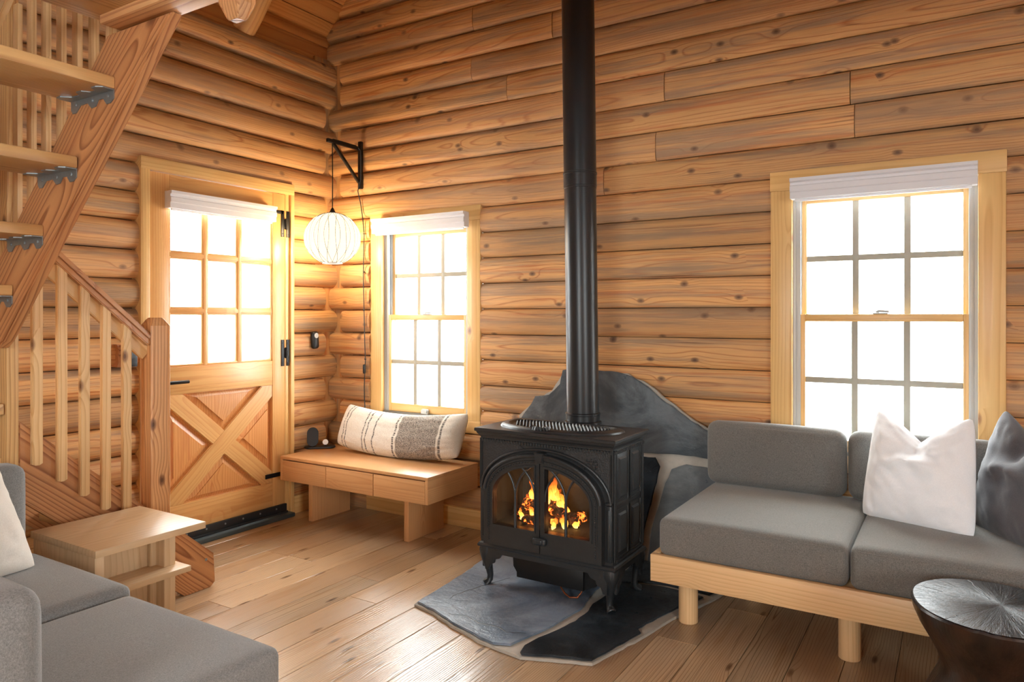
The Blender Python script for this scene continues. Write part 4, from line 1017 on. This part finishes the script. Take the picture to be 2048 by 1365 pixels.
    seg('slip_joint', [(1.878, R + .0005), (1.88, R + .003), (1.935, R + .003), (1.937, R + .005), (1.945, R + .005), (1.947, R + .0025)])
    seg('upper_section', [(1.945, R + .0015), (3.95, R + .0015)])
stove()

# ---------------------------------------------------------------- pillows and sofas
def pillow(name, mat, c, U, V, w, h, th, label, cat, parent=None, taper=0, chop=0, pinch=.06, n=30, wr=.006, seed=0, pu=3.2, pv=3.2, pe=.62, bow=0, group=None):
    U = Vector(U).normalized(); V = Vector(V).normalized(); N = U.cross(V); c = Vector(c); m = MB()
    VV = []; GC = []; F = []
    for side in (1, -1):
        for i in range(n + 1):
            for j in range(n + 1):
                u = -math.cos(PI * i / n); v = -math.cos(PI * j / n)
                x = w / 2 * u * (1 - pinch * (1 - v * v) * abs(u) ** 3); y = h / 2 * v * (1 - pinch * (1 - u * u) * abs(v) ** 3)
                c8 = (abs(u) * abs(v)) ** 8; x *= (1 - taper * (v + 1) / 2) * (1 - .035 * c8); y *= 1 - .035 * c8
                T = th / 2 * max(0, (1 - abs(u) ** pu) * (1 - abs(v) ** pv)) ** pe
                if chop:
                    k = max(0, 1 - abs(u) / .92) ** 1.15; g2 = math.exp(-(u / .16) ** 2); f = max(0, (v + .15) / 1.15) ** 1.5
                    y -= chop * h * k * f; T *= 1 - (.55 * g2 + .25 * math.exp(-(u / .45) ** 2)) * max(0, v * .9 + .1)
                    T += .25 * th * math.exp(-((v - .15 + .35 * abs(u)) / .16) ** 2) * math.exp(-(u / .5) ** 2) * side * (1 if side > 0 else 0)
                y += bow * h * (u * u - .5)
                q = Vector((u * 2.2 + seed, v * 2.2, side * .4)); e = (1 - abs(u) ** 6) * (1 - abs(v) ** 6)
                rd = mnoise.noise(q * 1.3) * .8 + mnoise.noise((q.x * 3.2 + q.y * 2.0, q.y * 1.2 - q.x * .5, 3)) * .7
                ed = math.exp(-((1 - abs(u)) / .22) ** 2) + math.exp(-((1 - abs(v)) / .22) ** 2)
                T += wr * .9 * e * max(0, mnoise.noise((u * 2.2 + v * 1.5 + seed, v * 7 - abs(u) * 3, 5))) * side
                T += wr * rd * e + wr * .8 * ed * e * mnoise.noise((u * 9 + seed, v * 9, 7))
                VV.append(c + U * x + V * y + N * (T * side)); GC.append(((u + 1) / 2, (v + 1) / 2, 0))
    S_ = (n + 1) ** 2
    for s in (0, 1):
        for i in range(n):
            for j in range(n): a = s * S_ + i * (n + 1) + j; F.append((a, a + n + 1, a + n + 2, a + 1))
    m.add(VV, F, gc=GC)
    o = m.build(name, mat, parent, weld=True, angle=60)
    if not parent: tag(o, label, cat, group)
    return o

def seam(m, c, size, z, r=.0028, rad=.03):
    cx, cy = c; hx, hy = size[0] / 2, size[1] / 2; P = []
    for sx, sy, a0 in ((1, 1, 0), (-1, 1, 90), (-1, -1, 180), (1, -1, 270)):
        for k in range(5): a = math.radians(a0 + 22.5 * k); P.append((cx + sx * (hx - rad) + rad * math.cos(a), cy + sy * (hy - rad) + rad * math.sin(a), z))
    m.tube(P, r, 6, closed=True)

def sofa_right():
    t = thing('sofa', (3.6, -.44, 0), 'grey-brown cushioned sofa on a pale oak plinth with round legs, under the larger window', 'sofa')
    x0, x1 = 2.582, 4.70
    m = MB(); m.box(x0, x1, -.842, -.815, .230, .334, (1, 0, 0), .003); m.build('front_rail', 'pale', t)
    for a in (x0, x1 - .027):
        m = MB(); m.box(a, a + .027, -.815, -.04, .230, .334, (0, 1, 0), .003); m.build('side_rail', 'pale', t)
    m = MB(); m.box(x0 + .027, x1 - .027, -.815, -.04, .290, .326, (1, 0, 0), .002); m.build('platform', 'pale', t)
    for x in (2.655, 3.262, 3.87, 4.6):
        for y in (-.600, -.14):
            if y > -.5 and x < 2.7: x = 2.82
            m = MB(); m.lathe([(.036, 0), (.039, .003), (.039, .31)], (x, y, 0), 28); m.build('leg', 'pale', t)
    for i in range(3):
        a = 2.604 + i * .682
        m = MB(); m.rbox((a + .339, -.435, .400), (.676, .776, .150), .032, (.004, .006, .010), 18); seam(m, (a + .339, -.435), (.664, .766), .459, rad=.035); m.build('seat_cushion', 'sofa', t)
    for i in range(3):
        a = 2.592 + i * .608
        m = MB(); m.rbox((a + .301, -.102, .622), (.600, .104, .290), .044, (.002, .010, .004), 18); m.build('back_cushion', 'sofa', t)
sofa_right()
def lean(Ux, Uy, deg):
    U = Vector((Ux, Uy, 0)).normalized(); B = Vector((-U.y, U.x, 0)); a = math.radians(deg); return U, B * math.sin(a) + Vector((0, 0, math.cos(a)))
U, V = lean(.362, -.15, 17); V = (V - U * .06).normalized()
pillow('throw_pillow', 'white_linen', Vector((3.464, -.418, .482)) + V * .205, U, V, .41, .43, .15, 'white linen throw pillow with a dented top, propped on the sofa', 'pillow', chop=.27, taper=.12, pinch=-.012, seed=3, wr=.011, n=52)
U, V = lean(.52, -.854, 15)
pillow('throw_pillow', 'dark_linen', Vector((3.755, -.452, .482)) + V * .215, U, V, .43, .45, .14, 'charcoal linen throw pillow behind the white one on the sofa', 'pillow', chop=.25, taper=.06, pinch=-.01, seed=11, wr=.008, n=52)

def sofa_left():
    t = thing('sofa', (1.45, -2.6, 0), 'mid-grey felt sofa seen over its back in the near left corner', 'sofa')
    m = MB(); m.box(.76, 2.15, -2.93, -2.30, .13, .245, (1, 0, 0), .004); m.build('base_frame', 'pale', t)
    for x in (.84, 2.07):
        for y in (-2.84, -2.38):
            m = MB(); m.lathe([(.03, 0), (.032, .13)], (x, y, 0), 20); m.build('leg', 'pale', t)
    m = MB(); m.rbox((1.205, -2.525, .352), (.600, .505, .215), .030, (.003, .004, .012), 18); seam(m, (1.205, -2.525), (.590, .497), .443, .0025); m.build('seat_cushion', 'sofa_felt', t)
    m = MB(); m.rbox((1.840, -2.535, .340), (.665, .500, .200), .028, (.003, .004, .010), 18); m.build('seat_cushion', 'sofa_felt', t)
    m = MB(); m.rbox((.835, -2.535, .60), (.135, .50, .31), .04, (.01, .003, .003), 14); m.tube([(.885, -2.296, .50), (.885, -2.294, .70)], .003, 6); m.build('end_cushion', 'sofa_felt', t)
    for a, b in ((1.42, 2.105), (.78, 1.41)):
        m = MB(); m.rbox(((a + b) / 2, -2.86, .495), (b - a, .135, .49), .05, (.003, .012, .004), 18); m.tube([(b - .012, -2.915, z) for z in (.28, .40, .55, .69)], .003, 6); m.build('back_cushion', 'sofa_felt', t)
sofa_left()
U, V = lean(.30, -1, 24); V = Vector((-V.x, -V.y, V.z)) if V.x > 0 else V
pillow('throw_pillow', 'gauze', (1.075, -2.60, .655), (-.25, 1, 0), (-.46, -.12, .88), .44, .43, .15, 'crinkled cream gauze pillow leaning on the near left sofa', 'pillow', chop=.05, pinch=.05, seed=21, wr=.010, n=40)

# ---------------------------------------------------------------- bench and what stands on it
def bench():
    t = thing('storage_bench', (.67, -.3, 0), 'low oak bench with three drawers, standing under the corner window', 'bench')
    x0, x1, y0, y1, z0, z1 = .100, 1.236, -.530, -.066, .266, .411
    m = MB(); th = .018
    m.box(x0, x1, y0, y1, z1 - th, z1, (1, 0, 0), .0015); m.box(x0, x0 + th, y0, y1, z0, z1 - th, (0, 1, 0), .0015); m.box(x1 - th, x1, y0, y1, z0, z1 - th, (0, 1, 0), .0015)
    m.box(x0 + th, x1 - th, y0 + .02, y1, z0, z0 + th, (1, 0, 0), .001); m.box(x0 + th, x1 - th, y1 - th, y1, z0 + th, z1 - th, (1, 0, 0), .001); m.build('case', 'bench', t)
    w = (x1 - x0 - 2 * th) / 3
    for i in range(3):
        a = x0 + th + i * w
        m = MB(); m.box(a + .003, a + w - .003, y0 + .001, y0 + .019, z0 - .0005, z1 - th - .006, (1, 0, 0), .001); m.box(a + .02, a + w - .02, y0 + .02, y1 - .05, z0 + th + .004, z1 - th - .03, (1, 0, 0), .001); m.build('drawer', 'bench', t)
    for x in (.205, .966):
        m = MB(); m.box(x, x + .034, -.402, -.080, 0, z0 - .001, (0, 0, 1), .002); m.build('leg', 'bench', t)
bench()
U, V = lean(.998, .03, 26)
pillow('lumbar_pillow', 'lumbar', Vector((.725, -.215, .440)) + V * .128, U, V, .93, .272, .175, 'long handwoven cream and charcoal striped pillow on the bench', 'pillow', pinch=.02, chop=.0, bow=.15, seed=31, wr=.009, n=48, pu=7, pv=2.0, pe=.5)

def charger():
    t = thing('phone_charger', (.10, -.215, .411), 'black charging stand with an oval upright pad, in the bench corner', 'charger')
    A = Vector((.72, .69, 0)).normalized(); B = Vector((.69, -.72, 0)).normalized(); c = Vector((.105, -.215, .4115))
    def slab(n_, half, r, org, ua, ub, th, mat):
        m = MB(); P = []
        for s in (1, -1):
            for k in range(13): a = math.radians(-90 + 15 * k); P.append((s * (half - r) + s * r * math.cos(a), s * r * math.sin(a)))
        nn = ua.cross(ub); V = [org + ua * p[0] * sc + ub * p[1] * sc + nn * z for z, sc in ((0, .96), (.003, 1), (th - .003, 1), (th, .96)) for p in P]; n = len(P); F = [tuple(range(n)), tuple(3 * n + k for k in range(n))]
        for i in range(3):
            for k in range(n): F.append((i * n + k, i * n + (k + 1) % n, i * n + n + (k + 1) % n, i * n + n + k))
        m.add(V, F); return m.build(n_, mat, t)
    slab('base', .098, .042, c, A, B * -1 if A.cross(B).z < 0 else B, .012, 'black')
    up = (Vector((0, 0, 1)) * .96 - B * .28).normalized()
    slab('upright_pad', .062, .036, c - A * .045 + B * .0 + Vector((0, 0, .072)), up, A, .010, 'black')
    m = MB(); p = c + A * .035 + B * .012 + Vector((0, 0, .038)); m.tube([c + A * .035 + Vector((0, 0, .011)), p - B * .006], .006, 8); m.build('watch_post', 'black', t)
    m = MB(); V = []; n = 24
    f = (B * .95 + Vector((0, 0, .3))).normalized(); u2 = A; v2 = f.cross(u2)
    for z, r in ((-.005, .016), (.0, .018), (.005, .017), (.006, .012)): V += [p + f * z + (u2 * math.cos(2 * PI * k / n) + v2 * math.sin(2 * PI * k / n)) * r for k in range(n)]
    F = [tuple(range(n)), tuple(3 * n + k for k in range(n))]
    for i in range(3):
        for k in range(n): F.append((i * n + k, i * n + (k + 1) % n, i * n + n + (k + 1) % n, i * n + n + k))
    m.add(V, F); m.build('watch_puck', 'white', t)
charger()

# ---------------------------------------------------------------- lamp and small wall things
def lamp():
    b = thing('wall_bracket', (.27, -.012, 2.10), 'black triangular steel wall bracket carrying the globe lamp', 'bracket')
    m = MB(); m.box(.257, .283, -.030, -.006, 2.095, 2.405, (0, 0, 1), .003); m.build('wall_bar', 'blackmetal', b)
    m = MB(); m.box(.260, .280, -.312, -.028, 2.345, 2.368, (0, 1, 0), .003); m.build('arm', 'blackmetal', b)
    m = MB(); m.beam((.27, -.262, 2.348), (.27, -.03, 2.135), .018, .020, (0, 1, 1)); m.build('brace', 'blackmetal', b)
    c = Vector((.27, -.266, 1.747)); R, Hh = .170, .162
    t = thing('pendant_lamp', (.27, -.266, 1.59), 'round cream pendant lamp with a fine wire cage, lit, in the corner by the door', 'lamp')
    pr = []; n = 28
    for i in range(n + 1):
        a = -PI / 2 + math.asin(.30) + (PI - math.asin(.30) - .12) * i / n; pr.append((R * math.cos(a) * (1.02 if abs(a) < .9 else 1), Hh * math.sin(a)))
    m = MB(); m.lathe(pr, c, 48, capb=False, capt=False); m.build('shade', 'shade', t)
    m = MB(); K = 16
    for k in range(K):
        for s in (-1, 1):
            P = []
            for i in range(25):
                f = i / 24; a = -1.22 + 2.66 * f
                ph = 2 * PI * k / K + s * (PI / K) * 1.45 * math.sin(PI * f)
                P.append(c + Vector(((R + .0012) * math.cos(a) * math.cos(ph) * 1.01, (R + .0012) * math.cos(a) * math.sin(ph) * 1.01, (Hh + .001) * math.sin(a))))
            m.tube(P, .0012, 4, caps=False)
    m.build('wire_cage', 'blackmetal', t)
    zb = -Hh * .955
    m = MB(); m.lathe([(.050, zb - .004), (.062, zb - .004), (.062, zb + .006), (.050, zb + .006), (.050, zb - .004)], c, 32, capb=False, capt=False); m.build('bottom_ring', 'dial', t)
    m = MB(); m.lathe([(.0, zb + .004), (.050, zb + .004)], c, 28, capb=False, capt=False); m.build('diffuser', 'bulb', t)
    m = MB(); m.lathe([(.018, Hh - .004), (.018, Hh + .006), (.006, Hh + .03)], c, 16); m.build('top_cap', 'blackmetal', t)
    m = MB(); top = (.27, -.266, c.z + Hh + .02)
    m.tube([top, (.271, -.266, 2.1), (.27, -.267, 2.345), (.27, -.262, 2.372), (.27, -.2, 2.372), (.27, -.06, 2.371), (.288, -.034, 2.34), (.288, -.034, 2.15), (.262, -.034, 2.08), (.270, -.016, 2.0), (.285, -.012, 1.90), (.297, -.012, 1.795), (.292, -.012, 1.65), (.290, -.012, 1.50), (.298, -.012, 1.24), (.303, -.012, 1.08), (.308, -.012, .975), (.304, -.012, .90), (.298, -.012, .80), (.300, -.012, .72), (.308, -.012, .62), (.32, -.02, .50)], .0032, 8)
    cord = m.build('cord', 'black', t)
    m = MB(); m.rbox((.303, -.016, .915), (.020, .018, .062), .008, n=6); m.build('inline_switch', 'black', cord)
    for z in (1.80, 1.55, 1.30, .98, .66):
        q = MB(); q.rbox((.297 if z != .98 else .308, -.013, z), (.013, .010, .009), .003, n=4); q.build('clip', 'black', cord)
    l = bpy.data.lights.new('lamp_bulb', 'POINT'); l.energy = 50; l.color = (1, .79, .52); l.shadow_soft_size = .05
    o = bpy.data.objects.new('lamp_bulb', l); COL.objects.link(o); o.location = c
lamp()

def small():
    t = thing('remote_control', (.01, -.176, 1.05), 'black oval remote with a silver dial, hung on the logs beside the door', 'remote control')
    m = MB(); m.rbox((.016, -.176, 1.104), (.034, .056, .112), .0165, (.004, .002, .002), 10, rot=Matrix.Rotation(math.radians(5), 3, 'X')); m.build('body', 'black', t)
    m = MB(); m.lathe([(.017, 0), (.017, .002), (.012, .0025), (.012, .0015), (.005, .0015), (.005, .003)], (.0355, -.180, 1.134), 24, 'x'); m.build('dial', 'dial', t)
    t = thing('switch_plate', (.0, -1.435, 1.0), 'black switch plate on a scribed wood block beside the door, behind a baluster', 'light switch')
    m = MB(); m.prism([(-1.488, 1.004), (-1.478, 1.03), (-1.482, 1.06), (-1.478, 1.09), (-1.49, 1.118), (-1.386, 1.118), (-1.386, 1.0)], 'yz', -.03, .026, (0, 1, 0), .002); m.build('block', 'stair', t)
    m = MB(); m.box(.026, .034, -1.466, -1.386, 1.003, 1.117, (0, 0, 1), .003); m.build('plate', 'black', t)
    m = MB(); m.box(.034, .042, -1.438, -1.414, 1.04, 1.08, bev=.003); m.build('rocker', 'black', t)
small()

# ---------------------------------------------------------------- tables
def end_table():
    t = thing('end_table', (.95, -2.0, 0), 'square pale wood end table with a projecting shelf, by the stair newel', 'table')
    m = MB(); m.box(.738, 1.172, -2.208, -1.796, .455, .480, (0, 1, 0), .002); m.build('tabletop', 'ash', t)
    m = MB(); m.box(.75, 1.158, -2.203, -2.172, 0, .4545, (0, 0, 1), .0015); m.build('side_panel', 'ash', t)
    m = MB(); m.box(.75, 1.020, -1.868, -1.822, 0, .4545, (0, 0, 1), .0015); m.build('side_panel', 'ash', t)
    m = MB(); m.box(.93, .948, -2.172, -1.868, .0, .4545, (0, 0, 1), .001); m.box(.948, .968, -1.892, -1.868, 0, .4545, (0, 0, 1), .001); m.build('back_panel', 'ash', t)
    m = MB(); m.box(.949, 1.088, -2.171, -1.80, .278, .299, (0, 1, 0), .002); m.build('shelf', 'ash', t)
end_table()
def stump():
    t = thing('stump_table', (3.695, -1.095, 0), 'round charred black tree stump table with a cracked top, in front of the sofa', 'table')
    n = 64; pr = [(.196, 0), (.202, .02), (.198, .10), (.182, .175), (.162, .22), (.147, .25), (.142, .275), (.150, .305), (.172, .345), (.196, .385), (.212, .422), (.216, .443), (.213, .449)]
    V = []; F = []
    for r, z in pr:
        for k in range(n):
            a = 2 * PI * k / n; q = r * (1 + .018 * math.sin(3 * a + 1) + .012 * mnoise.noise((math.cos(a) * 2, math.sin(a) * 2, z * 3)))
            if 100 < math.degrees(a) - 158 + 0 < 103: q *= .97
            V.append((3.695 + q * math.cos(a), -1.095 + q * math.sin(a), z))
    for i in range(len(pr) - 1):
        for k in range(n): F.append((i * n + k, i * n + (k + 1) % n, (i + 1) * n + (k + 1) % n, (i + 1) * n + k))
    F.append(tuple(range(n)))
    m = MB(); m.add(V, F, (0, 0, 1)); m.build('trunk', 'stump_side', t)
    rim = V[-n:]; m = MB(); T = [Vector(v) + Vector((0, 0, .0002)) for v in rim]; W_ = [Vector((3.695 + (v.x - 3.695) * .985, -1.095 + (v.y + 1.095) * .985, .4515)) for v in T]
    m.add(T + W_, [(k, (k + 1) % n, n + (k + 1) % n, n + k) for k in range(n)] + [tuple(n + k for k in range(n))], (0, 0, 1)); m.build('top_face', 'stump_top', t)
    # drying cracks running in from the rim
    for a0, r0, r1, w in ((-1.30, .10, .207, .0022), (1.9, .05, .205, .003), (2.8, .14, .20, .0012), (-2.2, .16, .207, .0012)):
        m = MB(); P = [(3.695 + (r0 + (r1 - r0) * i / 8) * math.cos(a0 + .05 * mnoise.noise((i * .8, a0, 0))), -1.095 + (r0 + (r1 - r0) * i / 8) * math.sin(a0 + .05 * mnoise.noise((i * .8, a0, 0))), .4516) for i in range(9)]
        m.tube(P, [(w * (.3 + .7 * i / 8), .0006) for i in range(9)], 6); m.build('crack', 'black', t)
stump()
